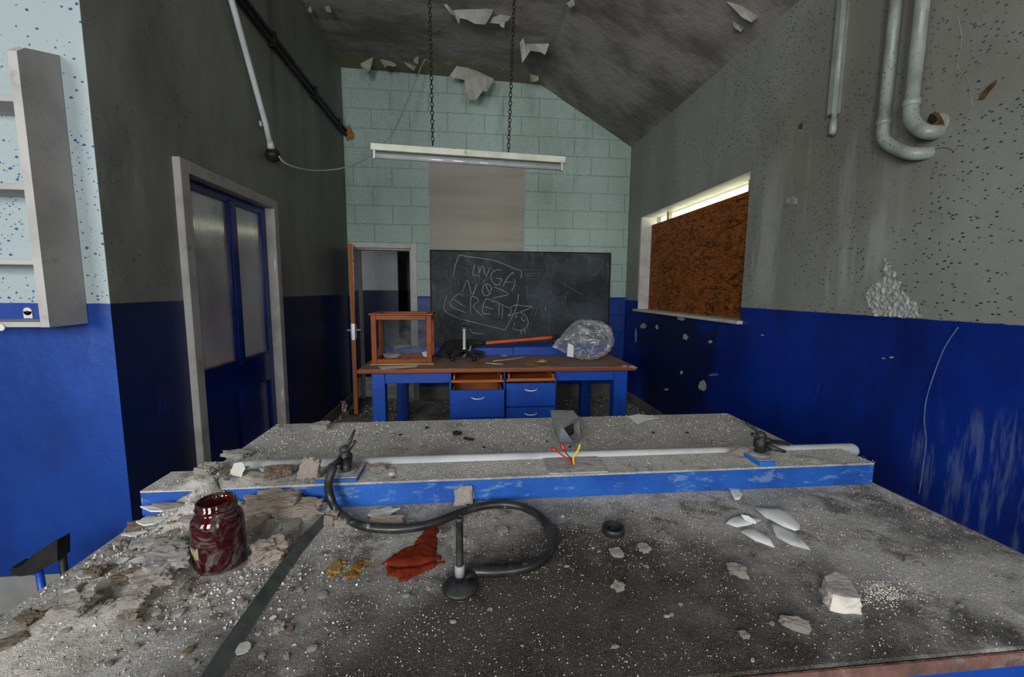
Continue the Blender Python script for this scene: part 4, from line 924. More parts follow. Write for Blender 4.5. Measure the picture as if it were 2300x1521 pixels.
crumbs('dark_grit', 3500, gb, 'fine dark grit strewn over the near half of the bench', 'charred', .0005, .0026)
crumbs('dark_grit', 2600, gr, 'fine dark grit strewn over the rear half of the bench', 'charred', .0006, .0036)
crumbs('dark_grit', 1200, gl, 'fine dark grit strewn along the ledge', 'charred', .0005, .0022)
# ------------------------------------------------------------------ demonstration desk
desk = thing('teacher_desk', 'blue wooden teacher desk with red-brown top and open drawers in front of the blackboard', 'desk', (.27, 4.05, 0))
E0, E1, EY0, EY1 = -.880, 1.412, 3.36, 4.70
obj('desk_top', box(E0, E1, EY0, EY1, DT - .034, DT, .006), 'desk_top', desk)
FY = 3.43
for x0, x1 in ((-.785, -.68), (1.245, 1.362)): obj('leg', box(x0, x1, FY, FY + .095, 0, DT - .034), 'blue_paint', desk)
for x0, x1 in ((-.775, -.66), (1.26, 1.375)): obj('leg', box(x0, x1, 4.52, 4.62, 0, DT - .034), 'blue_paint', desk)
obj('apron', box(-.68, -.16, FY + .008, FY + .03, DT - .132, DT - .034), 'blue_paint', desk); obj('apron', box(.735, 1.245, FY + .008, FY + .03, DT - .130, DT - .034), 'blue_paint', desk)
obj('apron', box(-.66, 1.26, 4.56, 4.585, DT - .134, DT - .034), 'blue_paint', desk)
for xx in (-.76, 1.30): obj('apron', box(xx, xx + .025, FY + .095, 4.52, DT - .13, DT - .034), 'blue_paint', desk)
for x0, x1 in ((-.162, -.145), (.288, .305), (.725, .742)): obj('pedestal_panel', box(x0, x1, FY + .002, 4.05, .03, DT - .034, .002), 'blue_paint', desk)
obj('pedestal_panel', box(-.145, .725, 4.03, 4.05, .03, DT - .034, .002), 'wood_drawer', desk)
obj('plinth', box(-.15, .73, FY + .02, FY + .04, 0, .07), 'blue_paint', desk)
for x0, x1 in ((-.145, .288), (.305, .725)): obj('drawer_rail', box(x0, x1, FY + .004, FY + .03, .655, .672, .001), 'wood_drawer', desk)
def drawer(x0, x1, z0, z1, pull, front='blue_paint', handle=True, fh=None):
    y0 = FY - pull - .018; bm = bmesh.new(); d = .5; h1 = z1 - .012
    d_ = obj('drawer', mesh(bx(bmesh.new(), x0, x1, y0, y0 + .018, z0, z1 if fh is None else z0 + fh, .003)), front, desk)
    for q in ((x0 + .012, x0 + .026, y0 + .018, y0 + d, z0 + .01, h1), (x1 - .026, x1 - .012, y0 + .018, y0 + d, z0 + .01, h1), (x0 + .026, x1 - .026, y0 + d - .014, y0 + d, z0 + .01, h1), (x0 + .012, x1 - .012, y0 + .018, y0 + d, z0 + .002, z0 + .012)): bx(bm, *q, .001)
    obj('drawer_box', bm, 'wood_drawer', d_)
    if handle:
        cx, cz = (x0 + x1) / 2, z0 + (z1 - z0) * .72; bm = bmesh.new()
        tube_bm(bm, spline([(cx - .05, y0, cz + .006), (cx - .04, y0 - .014, cz), (cx - .015, y0 - .022, cz - .004), (cx + .015, y0 - .022, cz - .004), (cx + .04, y0 - .014, cz), (cx + .05, y0, cz + .006)], 4), .0055, 8)
        obj('handle', bm, 'chrome', d_)
        obj('keyhole', lathe([(.006, 0), (.006, .003)], 10, (0, 0, 0)), 'black_iron', d_).matrix_parent_inverse = Matrix.Translation((-desk.location.x, -desk.location.y, 0)) @ Matrix.Translation((cx, y0, cz + .04)) @ Matrix.Rotation(math.pi / 2, 4, 'X')
        d_.children[-1].matrix_parent_inverse = Matrix.Translation((cx, y0, cz + .04)) @ Matrix.Rotation(math.pi / 2, 4, 'X')
drawer(-.138, .282, .675, .742, .085, 'wood_drawer', False, fh=.022); drawer(.312, .718, .675, .742, .055, 'wood_drawer', False, fh=.022)
drawer(-.146, .286, .395, .622, .12); drawer(.306, .724, .452, .652, .03)
drawer(-.150, .284, .10, .385, .03); drawer(.306, .724, .245, .446, .03); drawer(.306, .724, .075, .239, .03, handle=False)
GY = 4.03
obj('service_ledge', box(-.86, .432, GY, GY + .14, DT, .862, .003), 'blue_paint', desk)
obj('service_ledge', box(.434, 1.30, GY + .004, GY + .14, DT, .866, .003), 'blue_paint', desk)
# things on the desk
cs = thing('glass_case', 'open-fronted wooden balance case with glass back standing on the left of the desk', 'display case', (-.555, 3.70, DT))
X0, X1, CY0, CY1, cz0, cz1 = -.808, -.312, 3.56, 3.88, DT + .014, 1.205
obj('case_base', box(X0 - .012, X1 + .018, CY0 - .012, CY1 + .01, DT, DT + .014, .003), 'wood_bare', cs)
for x0 in (X0, X1 - .042):
    for y0 in (CY0, CY1 - .03): obj('post', box(x0, x0 + .042, y0, y0 + .03, cz0, cz1, .003), 'wood_case', cs)
for y0 in (CY0, CY1 - .03):
    obj('rail', box(X0 + .042, X1 - .042, y0 + .003, y0 + .027, cz0, cz0 + .036, .003), 'wood_case', cs); obj('rail', box(X0 + .042, X1 - .042, y0 + .003, y0 + .027, cz1 - .04, cz1, .003), 'wood_case', cs)
for x0 in (X0 + .006, X1 - .034):
    obj('rail', box(x0, x0 + .028, CY0 + .03, CY1 - .03, cz0, cz0 + .03, .003), 'wood_case', cs); obj('rail', box(x0, x0 + .028, CY0 + .03, CY1 - .03, cz1 - .04, cz1, .003), 'wood_case', cs)
bm = bmesh.new(); 
for q in ((X0 - .014, X1 + .014, CY0 - .014, CY0 + .05), (X0 - .014, X1 + .014, CY1 - .05, CY1 + .014), (X0 - .014, X0 + .05, CY0 + .05, CY1 - .05), (X1 - .05, X1 + .014, CY0 + .05, CY1 - .05)): bx(bm, *q, cz1, cz1 + .016, .003)
obj('case_top', bm, 'wood_case', cs)
obj('glass_pane', box(X0 + .04, X1 - .04, CY1 - .018, CY1 - .014, cz0 + .03, cz1 - .03, 0), 'case_glass', cs)
obj('glass_pane', box(X0 + .018, X0 + .021, CY0 + .03, CY1 - .03, cz0 + .03, cz1 - .03, 0), 'case_glass', cs)
obj('case_floor', box(X0 + .02, X1 - .02, CY0 + .02, CY1 - .02, cz0, cz0 + .006, 0), 'plaster_grey', cs)
sheet('paper_scrap', [(905, 797), (907, 788), (920, 787), (921, 795), (913, 799)], DT + .03, 'paper_white', 'small square white paper scrap inside the glass case', 'paper')
o = chunk(957, 803, 22, 30, 'paper_white', 'crumpled white paper at the right front of the glass case', kind='flake', surf=DT + .022, tilt=(1.0, .2), lift=.03, name='paper_scrap', asp=.8, cat='paper')
chunk(884, 803, 34, 10, 'plaster_pale', 'pale debris lying on the floor of the glass case', surf=DT + .021, name='debris_lump')
chunk(970, 816, 12, 12, 'paper_white', 'tiny white scrap at the right foot of the glass case', surf=DT, kind='flake', name='paper_scrap', lift=.004, tilt=(.5, .2), cat='paper')
sheet('paper_strip', [(850, 824), (938, 821), (936, 824), (880, 828), (857, 831)], DT + .003, 'paper_white', 'long white paper strip in front of the glass case', 'paper', warp=.003)
sheet('paper_scrap', [(880, 779), (895, 775), (920, 775), (922, 778), (905, 781), (890, 784)], .868, 'paper_white', 'white paper lying on the desk ledge behind the glass case', 'paper', warp=.002)
# swivel chair base
p = P(1043, 806, DT)
cb = thing('chair_base', 'black star-shaped swivel base with chrome column standing on the desk', 'chair base', (p.x, p.y, DT))
obj('hub', lathe([(.030, .045), (.034, .05), (.034, .075), (.022, .085), (.016, .09)], 18), 'black_plastic', cb, (0, 0, 0))
for k in range(5):
    a = math.radians(14 + 72 * k); dx, dy = math.cos(a), math.sin(a); bm = bmesh.new()
    tube_bm(bm, [(dx * .02, dy * .02, .062), (dx * .09, dy * .09, .060), (dx * .165, dy * .165, .050), (dx * .178, dy * .178, .046)], [.022, .020, .016, .010], 10)
    arm = obj('arm', bm, 'black_plastic', cb, (0, 0, 0))
    bm = bmesh.new(); tube_bm(bm, [(dx * .165, dy * .165, .05), (dx * .165, dy * .165, .024)], .006, 8); tube_bm(bm, [(dx * .165 - dy * .014, dy * .165 + dx * .014, .0185), (dx * .165 + dy * .014, dy * .165 - dx * .014, .0185)], .018, 12)
    obj('caster', bm, 'black_plastic', arm, (0, 0, 0))
obj('column', lathe([(.017, .085), (.017, .10), (.0135, .102), (.0135, .285)], 16), 'chrome', cb, (0, 0, 0))
bm = bmesh.new(); bx(bm, -.03, .03, -.03, .03, .283, .300, .004)
for s in (-1, 1): tube_bm(bm, [(0, 0, .294), (s * .045, -.01, .296), (s * .062, -.015, .312)], [.011, .009, .007], 8)
tube_bm(bm, [(0, 0, .30), (.0, 0, .318)], .012, 10); obj('seat_plate', bm, 'black_plastic', cb, (0, 0, 0))
bm = bmesh.new(); tube_bm(bm, [(.035, -.03, .06), (.055, -.02, .10), (.06, -.02, .125)], [.010, .008, .006], 8); tube_bm(bm, [(-.005, -.09, .03), (.03, -.03, .07), (.07, 0, .085)], .006, 8); obj('clamp', bm, 'grey_metal', cb, (0, 0, 0))
# shovel
s0, s1 = at(1088, 771, Y=4.06), at(1241, 758, Y=4.10); s0.z = max(s0.z, .885)
dv = (s1 - s0).normalized()
sh = thing('shovel', 'shovel with black blade and orange handle lying across the desk ledge', 'shovel', (s0.x, s0.y, DT))
obj('handle', tube([s0 - dv * .02, s0, s1 - dv * .02, s1], [.013, .0165, .0165, .0165], 14), 'orange_plastic', sh)
obj('grip', tube([s1 - dv * .005, s1 + dv * .02, s1 + dv * .045 + Vector((0, 0, .014)), s1 + dv * .05 + Vector((0, 0, .022))], [.020, .021, .017, .010], 12), 'black_plastic', sh)
obj('socket', tube([s0 - dv * .11, s0 - dv * .05, s0 + dv * .012], [.012, .020, .020], 12), 'black_plastic', sh)
up_ = [(985, 790), (998, 768), (1018, 764), (1045, 763), (1072, 764), (1092, 768)]; dn_ = [(977, 796), (990, 797), (1025, 793), (1055, 785), (1076, 777), (1092, 774)]
bm = bmesh.new(); G = []; n1, n2 = 20, 10
def along(pl, t): k = min(int(t * (len(pl) - 1)), len(pl) - 2); f_ = t * (len(pl) - 1) - k; return (pl[k][0] + (pl[k + 1][0] - pl[k][0]) * f_, pl[k][1] + (pl[k + 1][1] - pl[k][1]) * f_)
for i in range(n1 + 1):
    t = i / n1; row = []
    for j in range(n2 + 1):
        s = j / n2; u_, d_ = along(up_, t), along(dn_, t); yl = 3.86 + .17 * t
        q = at(*d_, Y=yl).lerp(at(*u_, Y=yl + .17 - .13 * t), s); q.z -= .022 * math.sin(math.pi * s) * (1 - t * .7); q.z = max(q.z, DT + .006); row.append(q)
    G.append(row)
top = [[bm.verts.new(q) for q in r] for r in G]; bot = [[bm.verts.new(q - Vector((0, 0, .004))) for q in r] for r in G]
for S in (top, bot):
    for i in range(n1):
        for j in range(n2): bm.faces.new((S[i][j], S[i + 1][j], S[i + 1][j + 1], S[i][j + 1])).smooth = True
for i in range(n1):
    for j in (0, n2): bm.faces.new((top[i][j], top[i + 1][j], bot[i + 1][j], bot[i][j]))
for j in range(n2):
    for i in (0, n1): bm.faces.new((top[i][j], top[i][j + 1], bot[i][j + 1], bot[i][j]))
obj('blade', bm, 'black_plastic', sh)
# clear plastic bag
p = P(1335, 824, DT)
bag = thing('plastic_bag', 'puffed-up clear plastic bag resting on the right of the desk', 'bag', (1.03, 3.74, DT))
bm = bmesh.new(); bmesh.ops.create_icosphere(bm, subdivisions=5, radius=1)
for v in bm.verts:
    c_ = v.co.copy(); q = Vector((c_.x * .255, c_.y * .23, c_.z * .195))
    neck = max(0, -c_.x - .45) / .55
    if neck > 0: q.x -= .085 * neck; q.y *= 1 - .72 * neck; q.z = q.z * (1 - .70 * neck) - .055 * neck
    fold = .020 * abs(noise.noise(c_ * 2.1 + Vector((3, 1, 2)))) + .012 * abs(noise.noise(c_ * 4.3 + Vector((7, 1, 2)))) + .008 * noise.noise(c_ * 9)
    fold += .018 * abs(math.sin(math.atan2(c_.z, c_.y) * 7 + 3 * noise.noise(c_ * 2))) * (neck * .8 + .06)
    q -= c_.normalized() * fold * 1.3
    if c_.x > .2: q.z += .03 * (c_.x - .2) * (1 if c_.z > 0 else .2)
    q.z = max(q.z, -.172 + .010 * noise.noise(c_ * 4)); v.co = q + Vector((0, 0, .184))
for f in bm.faces: f.smooth = True
obj('film', bm, 'bag_plastic', bag, (.05, 0, 0))
obj('label_sticker', prism([(-.155, -.105, .05), (-.105, -.14, .045), (-.105, -.14, .15), (-.15, -.108, .17)], (0, .002, 0)), 'paper_white', bag, (0, 0, 0))
# splintered wood on the desk
sp = [((1108, 812), (1170, 804), 9, 'wood_splint', 'long pale splinter right of the chair base'), ((1090, 816), (1130, 819), 6, 'wood_splint', 'thin white splinter in front of the chair base'), ((1125, 809), (1180, 802), 5, 'wood_bare', 'brown splinter behind the long pale splinter')]
for a, b_, wpx, mt, lb in sp:
    q0, q1 = P(*a, DT), P(*b_, DT); d = (q1 - q0).normalized(); s = Vector((-d.y, d.x, 0)); wv = pxm(*a, DT) * wpx / 2
    o = obj('wood_splinter', prism([q0 + s * wv * .3, q0.lerp(q1, .4) + s * wv, q1 + s * wv * .2, q1 - s * wv * .4, q0.lerp(q1, .5) - s * wv], (0, 0, .006)), mt); tag(o, lb, 'splinter')
sheet('board_scrap', [(1178, 812), (1186, 805), (1200, 806), (1228, 808), (1237, 822), (1215, 825), (1195, 818), (1180, 822)], DT + .005, 'wood_bare', 'square of broken brown board left of the plastic bag', 'board scrap', th=.004, warp=.002)
sheet('paper_scrap', [(1206, 813), (1218, 808), (1228, 811), (1222, 814)], DT + .012, 'paper_white', 'white scrap on the broken brown board', 'paper', warp=.002)
sheet('paper_scrap', [(1396, 822), (1404, 820), (1409, 822), (1406, 824)], DT + .003, 'paper_white', 'white scrap near the right end of the desk', 'paper', warp=.001)
sheet('paper_scrap', [(1411, 823), (1422, 821), (1432, 826), (1428, 828), (1416, 826)], DT + .003, 'paper_white', 'white scrap at the right front corner of the desk', 'paper', warp=.001)
sheet('paper_scrap', [(1125, 799), (1133, 796), (1140, 799), (1132, 801)], DT + .004, 'paper_white', 'tiny white scrap at the foot of the desk ledge', 'paper', warp=.003)
# ------------------------------------------------------------------ blackboard and paper
board = thing('blackboard', 'long blackboard covered with chalk scribbles on the back wall', 'blackboard', (.68, YB, .74))
H0, H1, HZ0, HZ1 = -.478, 1.848, .745, 1.912
obj('slate', box(H0 + .012, H1 - .012, YB - .022, YB - .004, HZ0, HZ1 - .012, 0), 'blackboard_mat', board)
for q in ((H0, H1, HZ1 - .014, HZ1), (H0, H0 + .014, HZ0, HZ1 - .014), (H1 - .014, H1, HZ0, HZ1 - .014)): obj('frame', box(q[0], q[1], YB - .03, YB - .004, q[2], q[3], .002), 'charred', board)
CYP = YB - .0235
def chalk(strokes, mat, wd, nm):
    for st_ in strokes:
        bm = bmesh.new()
        pts = [at(955 + a / 5.169, 540 + b_ / 5.169, Y=CYP) for a, b_ in st_]
        if len(pts) > 2: pts = spline(pts, 4)
        prev = None
        for i, p in enumerate(pts):
            d = pts[min(i + 1, len(pts) - 1)] - pts[max(i - 1, 0)]; d.y = 0
            if d.length < 1e-6: continue
            d.normalize(); s = Vector((-d.z, 0, d.x)) * wd * (.75 + .5 * rg.random()); q = [bm.verts.new(v) for v in (p + s, p - s, p - s - Vector((0, .0008, 0)), p + s - Vector((0, .0008, 0)))]
            if prev:
                for k in range(4): bm.faces.new((prev[k], prev[(k + 1) % 4], q[(k + 1) % 4], q[k]))
            prev = q
        obj(nm, bm, mat, board)
S1 = [[(395, 170), (480, 185), (800, 235), (1030, 325), (1115, 358), (1112, 435)], [(395, 170), (350, 290), (320, 430)],            # banner outline
      [(250, 640), (220, 800), (330, 880), (480, 930), (700, 985), (930, 1040)], [(1085, 630), (1050, 800), (930, 1040)],
      [(575, 280), (555, 400), (620, 400)], [(620, 400), (665, 290), (695, 400)], [(620, 300), (625, 440)], [(760, 310), (720, 390), (680, 470)],
      [(885, 345), (820, 345), (765, 400), (775, 470), (820, 515), (870, 500), (888, 450), (825, 440)],                               # G
      [(905, 530), (945, 450), (1000, 385), (1020, 378), (1030, 400)], [(935, 480), (1020, 490)], [(1035, 450), (1040, 510), (1005, 585)],
      [(435, 590), (490, 460), (545, 635), (600, 510)],                                                                             # N
      [(715, 500), (670, 540), (668, 610), (710, 645), (755, 610), (765, 540), (715, 500)], [(700, 510), (740, 600)],                  # O
      [(800, 540), (965, 625), (780, 680), (970, 785)],                                                                             # Z
      [(440, 640), (370, 630), (290, 750), (470, 840)], [(340, 690), (460, 772)],                                                     # E
      [(525, 845), (530, 680), (560, 650), (620, 700), (560, 770), (655, 870)],                                                       # R
      [(800, 720), (705, 682), (665, 838), (765, 855)], [(690, 770), (800, 800)],                                                     # E
      [(858, 735), (855, 868)], [(900, 765), (893, 915)],
      [(985, 780), (1060, 750), (1150, 765), (1240, 770), (1110, 830), (1030, 855), (960, 880)], [(985, 780), (1000, 830), (960, 880)],
      [(1110, 835), (1170, 880), (1195, 950), (1170, 1015), (1110, 1045), (1040, 1035), (1020, 1010)], [(1105, 1045), (1120, 1090)], [(1140, 1035), (1165, 1070)],
      [(1130, 880), (1120, 920), (1150, 935), (1165, 915)], [(1045, 870), (1065, 885), (1040, 895)], [(1045, 960), (1025, 975), (1040, 995)],
      [(520, 1030), (560, 1075), (680, 1085)], [(1395, 770), (1400, 790), (1392, 810)]]
S2 = [[(60 + 80 * i + a, b_) for a, b_ in ((60, 330), (75, 420), (100, 350), (120, 430))] for i in (0, 1)] + [
      [(280, 360), (330, 330), (360, 420), (300, 470), (290, 380)], [(400, 200), (450, 160), (510, 200), (500, 260), (480, 400)], [(350, 320), (420, 310), (500, 340), (510, 390), (450, 400)],
      [(340, 550), (350, 460), (385, 465), (385, 545)], [(345, 505), (385, 505)], [(540, 450), (560, 500), (600, 450), (560, 600), (540, 640)], [(610, 520), (640, 450), (670, 470), (650, 520)], [(680, 490), (720, 450), (735, 440), (700, 430), (680, 500), (720, 530)],
      [(170, 610), (290, 540)], [(160, 700), (260, 590)], [(300, 600), (330, 690), (290, 690)], [(340, 690), (420, 580), (430, 660)], [(470, 650), (520, 630), (520, 690)],
      [(1925, 420), (1890, 320), (1920, 240), (1990, 210), (2060, 240), (2050, 310), (1990, 380), (1925, 420)],
      [(1180, 520), (1185, 700)], [(1185, 640), (1310, 630)], [(1185, 660), (1330, 665)], [(1300, 500), (1370, 500), (1300, 560), (1380, 570)], [(1400, 640), (1450, 600), (1490, 640), (1470, 720), (1410, 720), (1400, 640)], [(1580, 650), (1620, 650), (1630, 700), (1590, 720), (1580, 650)],
      [(1560, 480), (1830, 635)], [(1150, 345), (1310, 345)], [(1150, 380), (1300, 382)], [(1155, 410), (1320, 408)], [(1170, 445), (1300, 446)],
      [(1280, 720), (1225, 880)], [(1320, 730), (1265, 900)], [(1310, 770), (1360, 700), (1370, 740), (1330, 780)], [(1340, 780), (1370, 930)], [(1440, 830), (1442, 1080)],
      [(1640, 890), (1700, 860), (1720, 880), (1690, 910)], [(1740, 870), (1750, 905), (1775, 870)], [(1790, 905), (1800, 870), (1830, 905)], [(1850, 870), (1865, 905), (1880, 870)], [(1900, 905), (1905, 870), (1930, 885), (1905, 890), (1935, 905)], [(1960, 870), (1955, 905)], [(2020, 870), (1985, 872), (1985, 905), (2025, 905)], [(1985, 888), (2010, 888)],
      [(105, 960), (155, 940), (120, 1040)], [(140, 1010), (160, 980), (170, 1030)], [(200, 970), (235, 970), (205, 1000), (240, 1020), (205, 1030)], [(230, 1060), (265, 1030), (240, 1075), (300, 1060)], [(160, 1090), (300, 1085)], [(290, 880), (300, 970), (270, 970)], [(300, 940), (345, 925)],
      [(400, 880), (430, 860), (440, 890), (470, 870), (480, 890), (510, 860), (540, 885)], [(1590, 1035), (1660, 1050), (1700, 1080)], [(1610, 440), (1630, 500), (1600, 510)], [(1500, 250), (1530, 270), (1490, 320)]]
chalk(S1, 'chalk', .0042, 'chalk_stroke'); chalk(S2, 'chalk_faint', .0040, 'faint_chalk_stroke')
ps = obj('paper_sheet', box(-.476, .708, YB - .009, YB - .005, 1.912, 2.975, 0), 'paper_beige'); tag(ps, 'large beige sheet of paper on the block wall above the blackboard', 'paper sheet')
# ------------------------------------------------------------------ hanging fluorescent light
LYY = 3.1
a, b_ = at(834, 331, Y=LYY), at(1269, 361, Y=LYY)
mid = (a + b_) / 2; ln = (b_ - a).length; tilt = math.atan2(b_.z - a.z, b_.x - a.x)
lt = thing('strip_light', 'long fluorescent strip light with dull tube hanging on two chains', 'light', (mid.x, LYY, mid.z)); lt.rotation_euler = (0, -tilt, 0)
def L_(name, me, mat): return obj(name, me, mat, lt, (0, 0, 0))
h_ = ln / 2
bm = bmesh.new(); bx(bm, -h_, h_, -.028, .028, -.022, .022, .003); L_('batten', bm, 'cream_metal')
L_('tube', tube([(-h_ + .03, -.004, -.056), (-h_ + .035, -.004, -.056), (h_ - .035, -.004, -.056), (h_ - .03, -.004, -.056)], [.008, .0175, .0175, .008], 20), 'tube_glass')
for s in (-1, 1): L_('lamp_holder', box(s * (h_ - .022) - .008, s * (h_ - .022) + .008, -.018, .012, -.076, -.02, .003), 'cream_metal')
hooks = [at(972, 325, Y=LYY), at(1142, 340, Y=LYY)]
tops = [at(965, 0, Y=LYY), at(1155, 0, Y=LYY)]
def link_me(L, W_, r):
    bm = bmesh.new(); pts = []
    for k in range(14): t = k * 2 * math.pi / 14; pts.append(Vector((W_ * math.cos(t), 0, L * math.sin(t))))
    n_ = len(pts); seg = 5; rings = []
    for i, p in enumerate(pts):
        t = (pts[(i + 1) % n_] - pts[i - 1]).normalized(); u = Vector((0, 1, 0)); v = t.cross(u)
        rings.append([bm.verts.new(p + (u * math.cos(k * 2 * math.pi / seg) + v * math.sin(k * 2 * math.pi / seg)) * r) for k in range(seg)])
    for i in range(n_):
        q, w_ = rings[i], rings[(i + 1) % n_]
        for k in range(seg): bm.faces.new((q[k], q[(k + 1) % seg], w_[(k + 1) % seg], w_[k])).smooth = True
    return mesh(bm)
lm_ = link_me(.017, .0105, .0032); lm_.materials.append(MATS['black_iron'])
for hk, tp_, nm in ((hooks[0], tops[0], 'left'), (hooks[1], tops[1], 'right')):
    d = (tp_ - hk).normalized(); zc = gz(hk.x) - .01; n_ = int((zc - hk.z) / d.z / .0285); ch = thing('hanging_chain', 'black iron chain holding up the %s end of the strip light' % nm, 'chain', hk, 'chains of the strip light')
    rot = d.to_track_quat('Z', 'Y').to_matrix().to_4x4()
    for k in range(n_ + 1):
        o = bpy.data.objects.new('link', lm_); C.objects.link(o); o.parent = ch
        o.matrix_local = Matrix.Translation(d * (.010 + k * .0285)) @ rot @ Matrix.Rotation((k % 2) * math.pi / 2 + .4, 4, 'Z')
# ------------------------------------------------------------------ conduit, ball box, cable, black pipe on the left wall
cx_ = XL + .06
c0, c1, c2 = at(520, 0, X=cx_), at(597, 280, X=cx_), at(609, 333, X=cx_)
ext = c0 + (c0 - c1) * ((3.95 - c0.z) / (c0.z - c1.z))
cnd = thing('wall_conduit', 'white metal conduit slanting down the left wall to a black ball-shaped outlet', 'conduit', c2)
obj('conduit', tube([ext, c0, c1, c2], .0185, 14), 'conduit_white', cnd)
dd = (c1 - c2).normalized()
obj('saddle', mesh(bx(bmesh.new(), -.006, .006, -.062, .062, -.016, .016, .003)), 'conduit_white', cnd).matrix_parent_inverse = Matrix.Translation(-c2) @ Matrix.Translation(c1 + Vector((-.012, 0, 0))) @ Matrix.Rotation(.25, 4, 'X')
bc = at(613, 349, X=cx_)
obj('outlet_ball', lathe([(.006, .050), (.028, .046), (.044, .030), (.051, .008), (.054, .004), (.054, -.004), (.050, -.014), (.038, -.036), (.018, -.047), (.004, -.05)], 24, bc), 'rubber_dark', cnd)
obj('collar', tube([bc + dd * .040, bc + dd * .10], [.026, .019], 14), 'conduit_white', cnd)
cab = [(617, 352, 3.33), (640, 366, 3.38), (668, 377, 3.5), (705, 383, 3.7), (750, 381, 3.95), (795, 370, 4.15), (838, 346, 4.35), (868, 315, 4.5), (884, 296, 4.55), (900, 262, 4.7), (918, 222, 4.85), (936, 176, 4.98), (948, 145, 5.05), (957, 133, 5.06)]
pts = [at(x_, y_, Y=yy) for x_, y_, yy in cab]; pts[0] = bc + Vector((.045, -.018, -.008)); e_ = pts[-1]; pts.append(Vector((e_.x + .03, e_.y + .06, gz(e_.x) - .002)))
cb_ = obj('loose_cable', tube(spline(pts, 6), .0062, 8), 'paper_beige'); tag(cb_, 'thin pale cable drooping from the ball outlet up to the ceiling', 'cable')
bp = at(775, 297, X=XL + .03); zz = bp.z
blk = thing('black_pipe', 'black iron twin pipe running along the top of the left wall', 'pipe', (XL + .03, 3.6, zz))
for dz in (-.025, .025): obj('pipe_run', tube([(XL + .032, 1.92, zz + dz), (XL + .032, YB - .01, zz + dz)], .019, 12), 'black_iron', blk)
for yy in (2.6, 3.5, 4.35, 5.1): obj('clip', box(XL + .001, XL + .06, yy, yy + .03, zz - .055, zz + .055, .004), 'black_iron', blk)
pt = at(784, 300, Y=YB - .006); pts = [pt + Vector((.06 * math.cos(k * .7) * (1 + .3 * math.sin(k * 5)) , 0, .085 * math.sin(k * .7) * (1 + .25 * math.cos(k * 3)))) for k in range(9)]
for p_ in pts: p_.x = max(p_.x, XL + .003)
struct('repair_patch', prism(pts, (0, .006, 0)), 'plaster_patch', wall_back)
# ------------------------------------------------------------------ pipes on the right wall
def elbow_pipe(px_top, pts_px, r, xo, label, end):
    top_ = at(*px_top, X=xo); base = at(*pts_px[0], X=xo)
    top_ = Vector((xo, base.y, gz(xo) + .02)); pts = [top_]
    path = [Vector((xo, base.y, at(*pts_px[0], X=xo).z))] + [at(x_, y_, X=xo) for x_, y_ in pts_px[1:]]
    t = thing('wall_pipe', label, 'pipe', path[-1], 'painted pipes on the right wall')
    full = [top_, path[0]] + path[1:] + [end]
    obj('pipe_run', tube([top_, path[0]], r, 16), 'pipe_paint', t)
    obj('elbow', tube(spline([path[0] + Vector((0, 0, .02))] + path + [end], 6), r * 1.08, 16), 'pipe_paint', t)
    obj('socket_ring', tube([path[0] + Vector((0, 0, .0)), path[0] + Vector((0, 0, .03))], r * 1.2, 16), 'pipe_paint', t)
    return t
xo = XR - .055
q = at(2088, 342, X=XR); elbow_pipe((2006, 0), [(1984, 282), (1986, 312), (2010, 332), (2050, 345)], .026, xo, 'left one of the two thick painted pipes bending into the right wall', Vector((XR + .02, q.y, q.z)))
q = at(2105, 296, X=XR); elbow_pipe((2072, 0), [(2046, 240), (2048, 268), (2064, 288), (2085, 297)], .028, xo, 'right one of the two thick painted pipes bending into a broken hole', Vector((XR + .02, q.y, q.z)))
e = at(1870, 298, X=XR - .03); t = thing('wall_pipe', 'thin painted pipe ending open on the right wall above the window', 'pipe', e, 'painted pipes on the right wall')
obj('pipe_run', tube([(e.x, e.y, gz(e.x) + .02), (e.x, e.y, e.z + .06)], .014, 14), 'pipe_paint', t)
obj('bracket', box(XR - .05, XR, e.y - .008, e.y + .03, e.z + .1, 3.3, .002), 'pipe_paint', t)
obj('end_fitting', tube([(e.x, e.y, e.z + .075), (e.x, e.y, e.z + .07), (e.x, e.y, e.z), (e.x + .01, e.y, e.z - .004)], [.014, .018, .020, .016], 14), 'pipe_paint', t)
